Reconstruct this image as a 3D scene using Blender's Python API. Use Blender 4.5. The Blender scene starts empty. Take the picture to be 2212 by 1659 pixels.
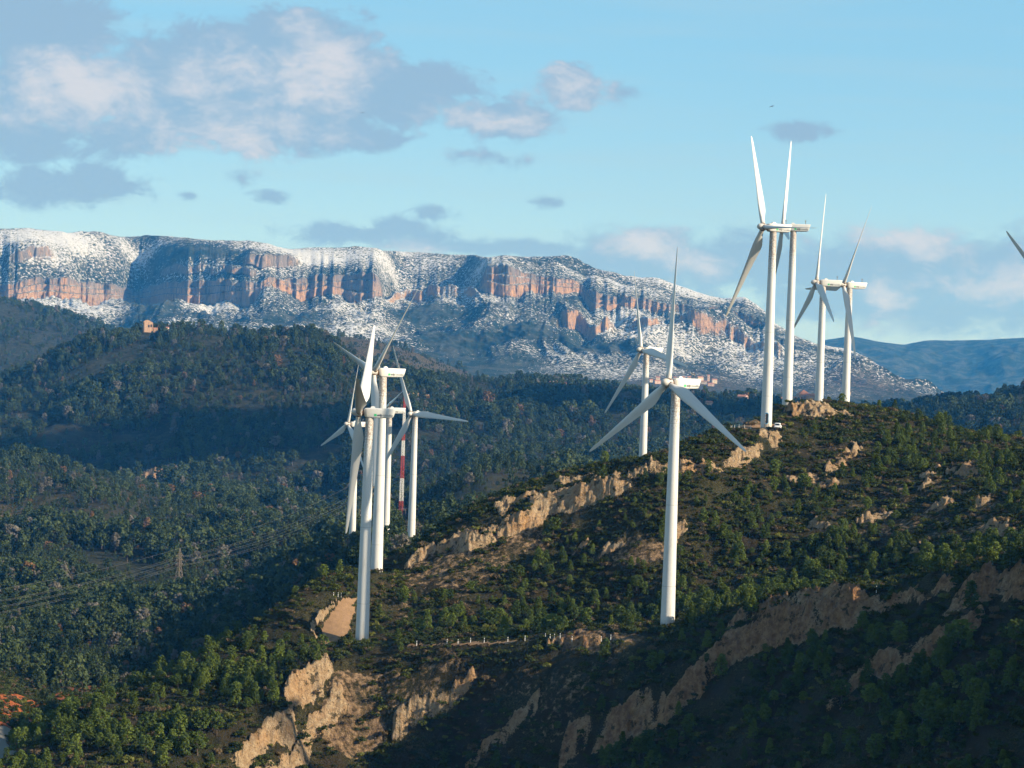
import bpy, math, random
import numpy as np
from mathutils import Matrix, Vector
D = bpy.data
SC = bpy.context.scene
COL = SC.collection
random.seed(7)
RNG = np.random.default_rng(11)
rad = math.radians

# ------------------------------------------------------------------ camera
PF, PCU, PCV = 4437.0, 1106.0, 829.5        # focal length and centre of the survey picture
ROLL, PITCH = rad(2.0), rad(-0.64)
FW = np.array([0, math.cos(PITCH), math.sin(PITCH)])
UP0 = np.array([0, -math.sin(PITCH), math.cos(PITCH)])
R0 = np.array([1., 0, 0])
UP = UP0 * math.cos(ROLL) - R0 * math.sin(ROLL)
RT = R0 * math.cos(ROLL) + UP0 * math.sin(ROLL)
cam = D.objects.new('camera', D.cameras.new('camera'))
COL.objects.link(cam)
cam.data.sensor_width = 36.0
cam.data.lens = 36.0 * PF / 2212.0
cam.data.clip_start = 1.0
cam.data.clip_end = 60000.0
M = Matrix.Identity(4)
for i in range(3):
    M[i][0], M[i][1], M[i][2] = RT[i], UP[i], -FW[i]
cam.matrix_world = M
SC.camera = cam
SC.render.resolution_x, SC.render.resolution_y = 1024, 768

# ------------------------------------------------------------------ sun, sky, exposure
SUN_AZ, SUN_EL = rad(67), rad(26)           # azimuth: from straight behind the camera towards its right
sdir = Vector((math.sin(SUN_AZ) * math.cos(SUN_EL), -math.cos(SUN_AZ) * math.cos(SUN_EL), math.sin(SUN_EL)))
sun = D.objects.new('sun', D.lights.new('sun', 'SUN'))
COL.objects.link(sun)
sun.data.energy = 5.0
sun.data.angle = rad(0.53)
sun.data.color = (1.0, 0.85, 0.64)
sun.rotation_euler = sdir.to_track_quat('Z', 'Y').to_euler()
SC.view_settings.view_transform = 'Standard'
SC.view_settings.look = 'None'
SC.view_settings.gamma = 1.0
SC.view_settings.exposure = 0.85
HAZE_COL = (0.05, 0.36, 1.0, 1)
HAZE_DEN = 6.0e-5
SHADE_CLOUDS = [(126, 284, -60, 1500, 54, 52, 20, 3), (-300, 1900, -90, 1700, 150, 95, 40, 9), (190, 2180, -60, 1700, 210, 120, 50, 14)]  # shade casters added out of view: shaded spot, distance towards the sun, radii, seed

W = D.worlds.new('World')
SC.world = W
W.use_nodes = True
nt = W.node_tree
nt.nodes.clear()


class NB:
    """small helper round a node tree"""
    def __init__(s, tree): s.t = tree
    def n(s, typ, **kw):
        nd = s.t.nodes.new(typ)
        for k, v in kw.items(): setattr(nd, k, v)
        return nd
    def put(s, sock, val):
        if isinstance(val, bpy.types.NodeSocket): s.t.links.new(val, sock)
        elif isinstance(val, bpy.types.Node): s.t.links.new(val.outputs[0], sock)
        elif val is not None:
            if isinstance(val, tuple) and len(val) == 3 and len(getattr(sock, 'default_value', (0, 0, 0))) == 4: val = val + (1,)
            sock.default_value = val
    def math(s, op, a, b=None, c=None, clamp=False):
        nd = s.n('ShaderNodeMath', operation=op, use_clamp=clamp)
        for i, v in enumerate((a, b, c)):
            if v is not None: s.put(nd.inputs[i], v)
        return nd.outputs[0]
    def vm(s, op, a, b=None):
        nd = s.n('ShaderNodeVectorMath', operation=op)
        s.put(nd.inputs[0], a)
        if b is not None: s.put(nd.inputs[1], b)
        return nd.outputs[1] if op in ('LENGTH', 'DOT_PRODUCT') else nd.outputs[0]
    def mix(s, f, a, b, blend='MIX'):
        nd = s.n('ShaderNodeMix', data_type='RGBA', blend_type=blend)
        nd.clamp_factor = True
        s.put(nd.inputs['Factor'], f)
        s.put(nd.inputs[6], a); s.put(nd.inputs[7], b)
        return nd.outputs[2]
    def noise(s, vec, scale, detail=4, rough=.55, dist=0.0, col=False):
        nd = s.n('ShaderNodeTexNoise')
        if vec is not None: s.put(nd.inputs['Vector'], vec)
        nd.inputs['Scale'].default_value = scale
        nd.inputs['Detail'].default_value = detail
        nd.inputs['Roughness'].default_value = rough
        nd.inputs['Distortion'].default_value = dist
        return nd.outputs[1 if col else 0]
    def ramp(s, f, stops):
        nd = s.n('ShaderNodeValToRGB')
        s.put(nd.inputs[0], f)
        el = nd.color_ramp.elements
        while len(el) < len(stops): el.new(.5)
        for e, (p, c) in zip(el, stops):
            e.position = p
            e.color = (c, c, c, 1) if not isinstance(c, tuple) else c + (1,) if len(c) == 3 else c
        return nd.outputs[0]
    def step(s, x, a, b):
        nd = s.n('ShaderNodeMapRange', interpolation_type='SMOOTHSTEP')
        s.put(nd.inputs[0], x); s.put(nd.inputs[1], a); s.put(nd.inputs[2], b)
        return nd.outputs[0]


B = NB(nt)
sky = B.n('ShaderNodeTexSky', sky_type='NISHITA')
sky.sun_disc = False
sky.sun_elevation = SUN_EL
sky.sun_rotation = math.atan2(sdir.x, sdir.y)
sky.air_density, sky.dust_density, sky.ozone_density = 1.0, 0.6, 2.2
sky.altitude = 600
gen = B.n('ShaderNodeTexCoord').outputs['Generated']
sep = B.n('ShaderNodeSeparateXYZ'); B.put(sep.inputs[0], gen)
yy = B.math('MAXIMUM', sep.outputs[1], .05)
comb = B.n('ShaderNodeCombineXYZ')
B.put(comb.inputs[0], B.math('DIVIDE', sep.outputs[0], yy))
B.put(comb.inputs[1], B.math('DIVIDE', sep.outputs[2], yy))
P = comb.outputs[0]                            # direction seen as (x/y, z/y)


def ray(u, v):
    return FW + RT * (u - PCU) / PF - UP * (v - PCV) / PF


def sk(u, v):
    r = ray(u, v)
    return r[0] / r[1], r[2] / r[1]


stretch = B.n('ShaderNodeMapping'); B.put(stretch.inputs[0], P)
stretch.inputs['Scale'].default_value = (1, 1.7, 1)
nw = B.noise(stretch.outputs[0], 13.0, 9, .62, .4)
nf = B.noise(stretch.outputs[0], 48.0, 7, .66, .5)
def cloudnoise(vec):
    w1 = B.noise(vec, 13.0, 9, .62, .4); w2 = B.noise(vec, 48.0, 7, .66, .5)
    return B.math('ADD', B.math('MULTIPLY', B.math('SUBTRACT', w1, .5), 1.5), w2)
litv = B.vm('ADD', stretch.outputs[0], (.010, .012, 0))
relief = B.math('SUBTRACT', cloudnoise(stretch.outputs[0]), cloudnoise(litv))
nsum = B.math('ADD', B.math('MULTIPLY', B.math('SUBTRACT', nw, .5), 1.5), B.math('MULTIPLY', B.math('SUBTRACT', nf, .5), 1.0))


def blobs(lst, soft=1.0):
    out = None
    for (u, v, ru, rv, a) in lst:
        cx, cy = sk(u, v)
        d = B.vm('SUBTRACT', P, (cx, cy, 0))
        d = B.vm('MULTIPLY', d, (PF / ru, PF / rv, 0))
        f = B.math('MULTIPLY', B.math('SUBTRACT', 1.0, B.vm('LENGTH', d)), a)
        out = f if out is None else B.n('ShaderNodeMath', operation='SMOOTH_MAX') and B.math('SMOOTH_MAX', out, f, .25)
    return out


dens = blobs([(60, 60, 240, 150, 1.1), (120, 190, 330, 100, 1.3), (420, 160, 240, 130, 1.3), (660, 150, 210, 140, 1.5),
              (560, 260, 330, 90, 1.3), (850, 210, 170, 80, .9), (960, 185, 110, 55, .8), (1090, 262, 140, 58, .9),
              (1235, 185, 78, 62, .9), (1350, 200, 70, 30, .5), (60, 305, 240, 60, .75), (300, 280, 220, 60, .7),
              (70, 400, 110, 46, .75), (180, 395, 95, 52, .75), (1725, 285, 72, 28, .7), (740, 500, 150, 42, .8),
              (860, 490, 130, 36, .7), (930, 462, 60, 24, .7), (930, 515, 90, 26, .6), (1060, 335, 80, 26, .45),
              (575, 425, 52, 20, .5), (405, 420, 18, 9, .3), (1190, 437, 42, 14, .4), (830, 305, 90, 30, .6), (490, 375, 60, 16, .22)])
low = blobs([(1400, 560, 230, 90, .9), (1560, 560, 260, 80, .8), (1850, 600, 330, 100, .8), (2120, 600, 330, 130, .9),
             (1050, 535, 420, 24, .6), (1950, 650, 420, 80, .9), (1700, 590, 420, 60, .8), (1420, 510, 120, 40, .8)])
lit = blobs([(170, 190, 210, 75, 1.2), (450, 175, 140, 60, .7), (700, 150, 105, 85, 1.3), (520, 290, 160, 55, .9),
             (1400, 520, 90, 50, .9), (1510, 560, 80, 30, .7), (1910, 655, 60, 40, .8), (2160, 610, 110, 40, .7),
             (1960, 520, 120, 30, .4), (900, 545, 60, 16, .5), (1080, 265, 100, 30, .45), (1230, 190, 50, 30, .3)])
cov = B.step(B.math('ADD', dens, B.math('MULTIPLY', nsum, 1.45)), -.06, .36)
cov2 = B.math("MULTIPLY", B.step(B.math("ADD", low, B.math("MULTIPLY", nsum, 1.0)), -.04, .38), .95)
cov = B.math('MAXIMUM', cov, cov2)
litf = B.step(B.math('ADD', lit, B.math('ADD', B.math('MULTIPLY', nsum, .9), B.math('MULTIPLY', relief, 1.7))), -.55, 1.25)
front = B.step(sep.outputs[1], .1, .4)
ccol = B.mix(litf, (1.70, 2.6, 3.6), (3.75, 3.8, 4.15))
front0 = B.step(sep.outputs[1], .0, .5)
# thin high veils in long streaks
vm_ = B.n('ShaderNodeMapping'); B.put(vm_.inputs[0], P)
vm_.inputs['Scale'].default_value = (2.0, 26.0, 1)
veil = B.math('MULTIPLY', B.step(B.noise(vm_.outputs[0], 3.0, 4, .5), .4, .75), .22)
elev = B.n('ShaderNodeSeparateXYZ'); B.put(elev.inputs[0], P)
clear = B.mix(B.step(elev.outputs[1], -.02, .17), (2.5, 3.75, 4.45), (1.45, 3.25, 4.6))
tint = B.mix(B.math('MULTIPLY', front0, .75), B.mix(1.0, sky.outputs[0], (1.0, 1.06, 1.0), 'MULTIPLY'), clear)
skyc = B.mix(veil, tint, (2.6, 3.5, 4.0))
skyc = B.mix(B.math('MULTIPLY', cov, B.math('MULTIPLY', front, .92)), skyc, ccol)
bg = B.n('ShaderNodeBackground')
B.put(bg.inputs[0], skyc)
bg.inputs[1].default_value = 0.10
B.put(B.n('ShaderNodeOutputWorld').inputs[0], bg)

# ------------------------------------------------------------------ helpers


def proj(X, Y, Z):
    z = X * FW[0] + Y * FW[1] + Z * FW[2]
    return PCU + PF * (X * RT[0] + Y * RT[1] + Z * RT[2]) / z, PCV - PF * (X * UP[0] + Y * UP[1] + Z * UP[2]) / z


def at(u, v, Y):
    r = ray(u, v)
    return r / r[1] * Y


def hash2(ix, iy, seed):
    h = (ix.astype(np.int64) * 374761393 + iy.astype(np.int64) * 668265263 + seed * 974634777) & 0xffffffff
    h = ((h ^ (h >> 13)) * 1274126177) & 0xffffffff
    return (h ^ (h >> 16)) & 0xffffffff


def pn(x, y, seed=0):
    """gradient noise, about -1..1"""
    x = np.asarray(x, float); y = np.asarray(y, float)
    ix = np.floor(x); iy = np.floor(y)
    fx = x - ix; fy = y - iy
    sx = fx * fx * fx * (fx * (fx * 6 - 15) + 10); sy = fy * fy * fy * (fy * (fy * 6 - 15) + 10)
    def g(dx, dy):
        a = hash2(ix + dx, iy + dy, seed) * (2 * np.pi / 4294967296.0)
        return np.cos(a) * (fx - dx) + np.sin(a) * (fy - dy)
    a = g(0, 0) * (1 - sx) + g(1, 0) * sx
    b = g(0, 1) * (1 - sx) + g(1, 1) * sx
    return (a * (1 - sy) + b * sy) * 1.5


def fbm(x, y, seed=0, octv=5, gain=.5):
    s = 0; a = 1.0; f = 1.0
    for o in range(octv):
        s = s + a * pn(x * f, y * f, seed + o); a *= gain; f *= 2.03
    return s


def ridged(x, y, seed=0, octv=4, gain=.5):
    s = 0; a = 1.0; f = 1.0
    for o in range(octv):
        s = s + a * (1 - 2 * np.abs(pn(x * f, y * f, seed + o))); a *= gain; f *= 2.03
    return s


def sstep(x, a, b):
    t = np.clip((x - a) / (b - a), 0, 1)
    return t * t * (3 - 2 * t)


def mesh_np(name, V, F, mats, smooth=True, mi=None, attrs=None):
    me = D.meshes.new(name)
    V = np.asarray(V, np.float32); F = np.asarray(F, np.int32)
    k = F.shape[1]
    me.vertices.add(len(V)); me.vertices.foreach_set('co', V.ravel())
    me.loops.add(F.size); me.loops.foreach_set('vertex_index', F.ravel())
    me.polygons.add(len(F))
    me.polygons.foreach_set('loop_start', np.arange(0, F.size, k, dtype=np.int32))
    me.polygons.foreach_set('loop_total', np.full(len(F), k, np.int32))
    for m in (mats if isinstance(mats, (list, tuple)) else [mats]): me.materials.append(m)
    if mi is not None: me.polygons.foreach_set('material_index', np.asarray(mi, np.int32))
    me.update(calc_edges=True)
    if smooth: me.polygons.foreach_set('use_smooth', np.ones(len(F), bool))
    for an, av in (attrs or {}).items():
        a = me.attributes.new(an, 'FLOAT', 'POINT')
        a.data.foreach_set('value', np.asarray(av, np.float32))
    return me


class MB:
    """collects boxes, tubes and prisms into one mesh"""
    def __init__(s): s.v = []; s.f = []
    def add(s, vs, fs):
        o = len(s.v)
        s.v += [tuple(map(float, p)) for p in vs]; s.f += [tuple(i + o for i in f) for f in fs]
        return s
    def box(s, c, d, rz=0, taper=1.0):
        x, y, z = [k / 2 for k in d]; cs, sn = math.cos(rz), math.sin(rz)
        vs = []
        for k in (-1, 1):
            t = taper if k > 0 else 1
            for (i, j) in ((-1, -1), (1, -1), (1, 1), (-1, 1)):
                px, py = i * x * t, j * y * t
                vs.append((c[0] + px * cs - py * sn, c[1] + px * sn + py * cs, c[2] + k * z))
        return s.add(vs, [(3, 2, 1, 0), (4, 5, 6, 7), (0, 1, 5, 4), (1, 2, 6, 5), (2, 3, 7, 6), (3, 0, 4, 7)])
    def tube(s, p0, p1, r0, r1=None, n=8, cap=True):
        r1 = r0 if r1 is None else r1
        p0 = Vector(p0); p1 = Vector(p1); d = (p1 - p0).normalized()
        a = d.orthogonal().normalized(); b = d.cross(a)
        vs = []
        for p, r in ((p0, r0), (p1, r1)):
            for i in range(n):
                t = 2 * math.pi * i / n
                vs.append(p + a * (r * math.cos(t)) + b * (r * math.sin(t)))
        fs = [(i, (i + 1) % n, n + (i + 1) % n, n + i) for i in range(n)]
        if cap: fs += [tuple(reversed(range(n))), tuple(range(n, 2 * n))]
        return s.add(vs, fs)
    def lathe(s, prof, n=24, axis='z'):
        vs = []
        for (r, h) in prof:
            for i in range(n):
                t = 2 * math.pi * i / n
                x, y = r * math.cos(t), r * math.sin(t)
                vs.append((x, y, h) if axis == 'z' else (x, h, y) if axis == 'y' else (h, x, y))
        fs = []
        for k in range(len(prof) - 1):
            for i in range(n):
                j = (i + 1) % n
                fs.append((k * n + i, k * n + j, (k + 1) * n + j, (k + 1) * n + i))
        fs += [tuple(reversed(range(n))), tuple(range((len(prof) - 1) * n, len(prof) * n))]
        return s.add(vs, fs)
    def mesh(s, name, mat, smooth=False):
        me = D.meshes.new(name); me.from_pydata(s.v, [], s.f); me.materials.append(mat)
        me.update()
        if smooth:
            me.polygons.foreach_set('use_smooth', [True] * len(me.polygons))
            me.set_sharp_from_angle(angle=rad(35))
        return me
    def build(s, name, mat, parent=None, smooth=False):
        return obj(name, s.mesh(name, mat, smooth), parent)


def obj(name, me, parent=None, loc=None):
    o = D.objects.new(name, me); COL.objects.link(o)
    if parent: o.parent = parent
    if loc is not None: o.location = loc
    return o


def tag(o, label=None, cat=None, group=None, kind=None):
    if label: o['label'] = label
    if cat: o['category'] = cat
    if group: o['group'] = group
    if kind: o['kind'] = kind
    return o


def empty(name, loc, label=None, cat=None, group=None, rz=0):
    o = obj(name, None, None, loc); o.rotation_euler = (0, 0, rz)
    o.empty_display_size = .5
    return tag(o, label, cat, group)


def mat(name, color=None, rough=.8, spec=.3, build=None):
    m = D.materials.new(name); m.use_nodes = True
    b = NB(m.node_tree); p = m.node_tree.nodes['Principled BSDF']
    p.inputs['Roughness'].default_value = rough
    p.inputs['Specular IOR Level'].default_value = spec
    if color: p.inputs['Base Color'].default_value = (*color, 1)
    if build: build(b, p)
    return m


def bump(b, p, h, strength=.4, dist=.1):
    n = b.n('ShaderNodeBump'); n.inputs['Strength'].default_value = strength; n.inputs['Distance'].default_value = dist
    b.put(n.inputs['Height'], h); b.put(p.inputs['Normal'], n)


def attr(b, name):
    return b.n('ShaderNodeAttribute', attribute_name=name).outputs['Fac']


def pos(b):
    return b.n('ShaderNodeNewGeometry').outputs['Position']


# ------------------------------------------------------------------ materials
def m_ground(b, p):
    P_ = pos(b)
    rock, bare, scrub = attr(b, 'rock'), attr(b, 'bare'), attr(b, 'forest')
    n1 = b.noise(P_, .9, 6, .65); n2 = b.noise(P_, 3.5, 4, .6); n3 = b.noise(P_, .12, 4, .5); n4 = b.noise(P_, 9.0, 3, .6)
    soil = b.mix(b.step(n1, .35, .65), (.11, .070, .042), (.34, .23, .135))
    maq = b.mix(b.step(n2, .38, .62), (.020, .021, .009), (.075, .068, .030))
    maq = b.mix(b.step(n3, .4, .65), maq, (.040, .032, .018))
    g = b.mix(b.step(b.math('ADD', b.math('MULTIPLY', b.math('SUBTRACT', n1, .5), 1.2), bare), .38, .62), maq, soil)
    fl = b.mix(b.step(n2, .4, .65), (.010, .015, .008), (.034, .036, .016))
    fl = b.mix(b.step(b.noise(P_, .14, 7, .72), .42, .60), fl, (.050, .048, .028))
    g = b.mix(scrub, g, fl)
    g = b.mix(b.math('MULTIPLY', b.step(b.noise(P_, .10, 7, .75), .50, .58), .65), g, (.018, .022, .010))
    rk = b.mix(b.step(n1, .3, .7), (.33, .215, .115), (.49, .375, .24))
    rk = b.mix(b.step(n4, .5, .8), rk, (.20, .15, .10))
    rk = b.mix(b.math('MULTIPLY', b.step(n3, .45, .7), .55), rk, (.44, .23, .09))
    rk = b.mix(b.step(attr(b, 'warm'), .1, .9), rk, b.mix(b.step(n1, .35, .65), (.20, .105, .052), (.38, .22, .11)))
    # dark crevices with shrubs in them
    vo = b.n('ShaderNodeTexVoronoi', feature='DISTANCE_TO_EDGE'); b.put(vo.inputs['Vector'], b.vm('ADD', P_, b.vm('MULTIPLY', b.noise(P_, .7, 4, .6, col=True), (3.2, 3.2, 3.2))))
    vo.inputs['Scale'].default_value = .65
    rk = b.mix(b.math('MULTIPLY', b.math('SUBTRACT', 1.0, b.step(vo.outputs[0], .0, .10)), .32), rk, (.09, .06, .04))
    rk = b.mix(b.math('MULTIPLY', b.step(b.noise(P_, .55, 5, .7), .56, .62), .85), rk, (.035, .035, .018))
    g = b.mix(b.step(b.math('ADD', rock, b.math('MULTIPLY', b.math('SUBTRACT', n2, .5), .8)), .42, .58), g, rk)
    g = b.mix(attr(b, 'red'), g, b.mix(b.step(n1, .3, .7), (.30, .075, .022), (.46, .15, .055)))
    b.put(p.inputs['Base Color'], g)
    bump(b, p, b.math('ADD', b.math('MULTIPLY', n1, 1.3), b.math('ADD', b.math('MULTIPLY', n4, .3), b.math('MULTIPLY', n2, .6))), 1.0, .9)


def m_road(c1, c2):
    def f(b, p):
        P_ = pos(b)
        c = b.mix(b.noise(P_, .8, 5, .6), c1, c2)
        c = b.mix(b.step(b.noise(P_, 6, 3, .6), .55, .7), c, tuple(k * .75 for k in c1))
        b.put(p.inputs['Base Color'], c)
        bump(b, p, b.noise(P_, 4, 4, .6), .4, .1)
    return f


def m_mountain(b, p):
    P_ = pos(b)
    g = b.n('ShaderNodeNewGeometry')
    nz = b.n('ShaderNodeSeparateXYZ'); b.put(nz.inputs[0], g.outputs['Normal'])
    sp = b.n('ShaderNodeSeparateXYZ'); b.put(sp.inputs[0], P_)
    st = b.n('ShaderNodeMapping'); b.put(st.inputs[0], P_); st.inputs['Scale'].default_value = (1, 1, .10)
    stre = b.noise(st.outputs[0], .075, 5, .7, .6)
    hb = b.n('ShaderNodeMapping'); b.put(hb.inputs[0], P_); hb.inputs['Scale'].default_value = (.1, .1, 1)
    band = b.noise(hb.outputs[0], .10, 3, .5)
    org = b.step(b.math('ADD', b.math('MULTIPLY', b.math('SUBTRACT', .55, attr(b, 'cf')), .22), b.math('ADD', b.math('MULTIPLY', stre, .8), b.math('MULTIPLY', b.noise(P_, .008, 3, .5), .35))), .44, .62)
    cliff = b.mix(org, (.24, .22, .21), (.56, .34, .20))
    cliff = b.mix(b.math('MULTIPLY', b.step(band, .5, .7), .35), cliff, (.26, .20, .17))
    cliff = b.mix(b.math('MULTIPLY', b.step(b.noise(st.outputs[0], .16, 5, .75), .52, .60), .85), cliff, (.10, .10, .105))
    cliff = b.mix(b.math('MULTIPLY', b.step(b.noise(P_, .004, 2, .5), .45, .65), .55), cliff, (.30, .27, .26))
    a = b.noise(P_, .135, 6, .75); c = b.noise(P_, .0065, 4, .55)
    snowth = b.math('ADD', b.math('MULTIPLY', b.math('SUBTRACT', c, .5), .55), attr(b, 'snow'))
    cliff = b.mix(b.math('MULTIPLY', b.step(b.noise(hb.outputs[0], .22, 5, .75, 1.0), .60, .66), b.step(b.noise(P_, .03, 3, .6), .42, .58)), cliff, (.16, .18, .17))
    s = b.step(b.math('ADD', b.math('MULTIPLY', b.math('SUBTRACT', a, .5), 2.1), snowth), .50, .62)
    veg = b.mix(b.step(b.noise(P_, .02, 5, .6), .4, .65), (.022, .040, .030), (.075, .085, .065))
    veg = b.mix(b.math('MULTIPLY', attr(b, 'dry'), b.step(a, .45, .6)), veg, (.20, .15, .12))
    slope = b.mix(s, veg, (.66, .68, .72))
    ledge = b.math('MULTIPLY', b.step(nz.outputs[2], .45, .7), b.step(a, .38, .5))
    cliff = b.mix(ledge, cliff, slope)
    b.put(p.inputs['Base Color'], b.mix(attr(b, 'cliff'), slope, cliff))
    bump(b, p, b.math('ADD', a, b.math('MULTIPLY', stre, attr(b, 'cliff'))), 1.0, 14.0)


def m_foliage(dark, light, extra=None, px=0):
    def f(b, p):
        oi = b.n('ShaderNodeObjectInfo')
        P_ = pos(b)
        r = oi.outputs['Random']
        c = b.mix(r, dark, light)
        c = b.mix(b.step(b.noise(P_, .9, 3, .6), .3, .7), b.mix(.45, c, dark), b.mix(.25, c, light))
        if extra:
            r2 = b.math('FRACT', b.math('MULTIPLY', r, 17.3))
            for (lo, col) in extra:
                c = b.mix(b.math('GREATER_THAN', r2, lo), c, col)
        b.put(p.inputs['Base Color'], c)
        tr = b.n('ShaderNodeBsdfTranslucent'); b.put(tr.inputs[0], b.mix(1.0, c, (1.1, 1.25, .6), 'MULTIPLY'))
        ms = b.n('ShaderNodeMixShader'); ms.inputs[0].default_value = .14
        b.put(ms.inputs[1], p.outputs[0]); b.put(ms.inputs[2], tr)
        b.t.nodes.remove(b.t.nodes['Material Output'])
        b.put(b.n('ShaderNodeOutputMaterial').inputs[0], ms)
    return f


def m_white(dirt):
    def f(b, p):
        oc = b.n('ShaderNodeTexCoord').outputs['Object']
        s = b.n('ShaderNodeSeparateXYZ'); b.put(s.inputs[0], oc)
        mp = b.n('ShaderNodeMapping'); b.put(mp.inputs[0], oc); mp.inputs['Scale'].default_value = (1, 1, .12)
        streak = b.noise(mp.outputs[0], 2.2, 4, .6)
        c = b.mix(b.step(streak, .5, .8), (.58, .58, .56), (.47, .46, .42))
        if dirt == 'tower':
            top = b.step(s.outputs[2], 30.0, 46.0)
            sp = b.noise(oc, 3.2, 5, .75)
            c = b.mix(b.math('MULTIPLY', b.step(b.math('ADD', b.math('MULTIPLY', top, .26), b.math('MULTIPLY', sp, .9)), .60, .70), .8), c, b.mix(b.noise(oc, .8, 2), (.20, .12, .08), (.30, .26, .22)))
            ring = b.math('ABSOLUTE', b.math('SUBTRACT', b.math('FRACT', b.math('DIVIDE', s.outputs[2], 15.4)), .5))
            c = b.mix(b.math('MULTIPLY', b.math('LESS_THAN', ring, .003), .6), c, (.25, .24, .22))
            bot = b.math('SUBTRACT', 1.0, b.step(s.outputs[2], .2, 2.2))
            c = b.mix(b.math('MULTIPLY', bot, b.step(streak, .4, .6)), c, (.48, .40, .32))
        if dirt == 'nacelle':
            d = b.step(b.math('ADD', b.math('MULTIPLY', s.outputs[0], -.35), b.noise(oc, 1.3, 4, .6)), -.62, .25)
            c = b.mix(b.math('MULTIPLY', d, .45), c, (.42, .35, .27))
        if dirt == 'blade':
            root = b.math('SUBTRACT', 1.0, b.step(s.outputs[2], .3, 2.2))
            c = b.mix(b.math('MULTIPLY', root, b.step(b.noise(oc, 2.5, 3), .35, .6)), c, (.26, .17, .11))
        b.put(p.inputs['Base Color'], c)
    return f


def m_wall(c1, c2, s=1.2):
    def f(b, p):
        P_ = pos(b)
        b.put(p.inputs['Base Color'], b.mix(b.step(b.noise(P_, s, 5, .6), .35, .65), c1, c2))
        bump(b, p, b.noise(P_, s * 3, 3), .5, .1)
    return f


MT = {
    'ground': mat('hill_ground', rough=.95, spec=.1, build=m_ground),
    'dirt': mat('dirt_track', rough=.95, spec=.1, build=m_road((.13, .080, .045), (.33, .21, .12))),
    'paved': mat('concrete_road', rough=.9, spec=.2, build=m_road((.11, .10, .085), (.17, .155, .13))),
    'mountain': mat('snowy_mountain', rough=.95, spec=.05, build=m_mountain),
    'pine': mat('pine_foliage', rough=.75, spec=.15, build=m_foliage((.024, .044, .008), (.130, .170, .030))),
    'scrub': mat('scrub_foliage', rough=.8, spec=.1, build=m_foliage((.016, .024, .006), (.070, .086, .020), [(.82, (.11, .080, .045)), (.95, (.12, .125, .03))])),
    'forest': mat('forest_foliage', rough=.8, spec=.1, build=m_foliage((.012, .026, .010), (.085, .112, .042), [(.93, (.13, .12, .10)), (.988, (.15, .09, .045))])),
    'bark': mat('bark', rough=.95, build=m_wall((.06, .045, .035), (.13, .10, .08), 6)),
    'tower': mat('painted_steel', rough=.45, spec=.35, build=m_white('tower')),
    'nac': mat('nacelle_shell', rough=.4, spec=.4, build=m_white('nacelle')),
    'blade': mat('blade_gelcoat', rough=.4, spec=.4, build=m_white('blade')),
    'grease': mat('greasy_iron', rough=.6, build=m_wall((.05, .03, .02), (.14, .07, .035), 3)),
    'dark': mat('dark_opening', (.02, .02, .025), .4, .5),
    'logo': mat('green_logo', (.05, .42, .16), .5),
    'letter': mat('dark_lettering', (.06, .07, .07), .5),
    'letter2': mat('grey_lettering', (.26, .28, .28), .5),
    'redpaint': mat('red_paint', rough=.6, build=m_wall((.34, .03, .028), (.42, .06, .045), 2)),
    'whitepaint': mat('white_paint', rough=.6, build=m_wall((.70, .70, .68), (.80, .80, .78), 2)),
    'galv': mat('galvanised_steel', rough=.5, spec=.5, build=m_wall((.11, .085, .06), (.17, .14, .10), 3)),
    'wire': mat('cable_metal', (.14, .14, .13), .8, .1),
    'stone': mat('sandstone_wall', rough=.9, build=m_wall((.32, .20, .13), (.44, .30, .20), .9)),
    'cream': mat('cream_render', rough=.9, build=m_wall((.44, .36, .28), (.54, .45, .35), .6)),
    'pink': mat('pink_render', rough=.9, build=m_wall((.40, .28, .23), (.48, .35, .29), .6)),
    'tile': mat('clay_tile', rough=.9, build=m_wall((.28, .12, .08), (.38, .19, .12), 1.5)),
    'window': mat('window_glass', (.03, .035, .04), .15, .6),
    'car': mat('white_car_paint', rough=.25, spec=.5, build=m_wall((.74, .75, .76), (.80, .80, .80), 2)),
    'rubber': mat('rubber', (.02, .02, .02), .8),
    'lamp': mat('red_lens', (.35, .02, .02), .3),
    'feather': mat('dark_feathers', rough=.8, build=m_wall((.045, .035, .03), (.09, .07, .05), 5)),
}

# ------------------------------------------------------------------ terrain
def t_of(u, v):
    r = ray(u, v); return r[0] / r[1]


def z_of(u, v, Y):
    return at(u, v, Y)[2]


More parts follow.
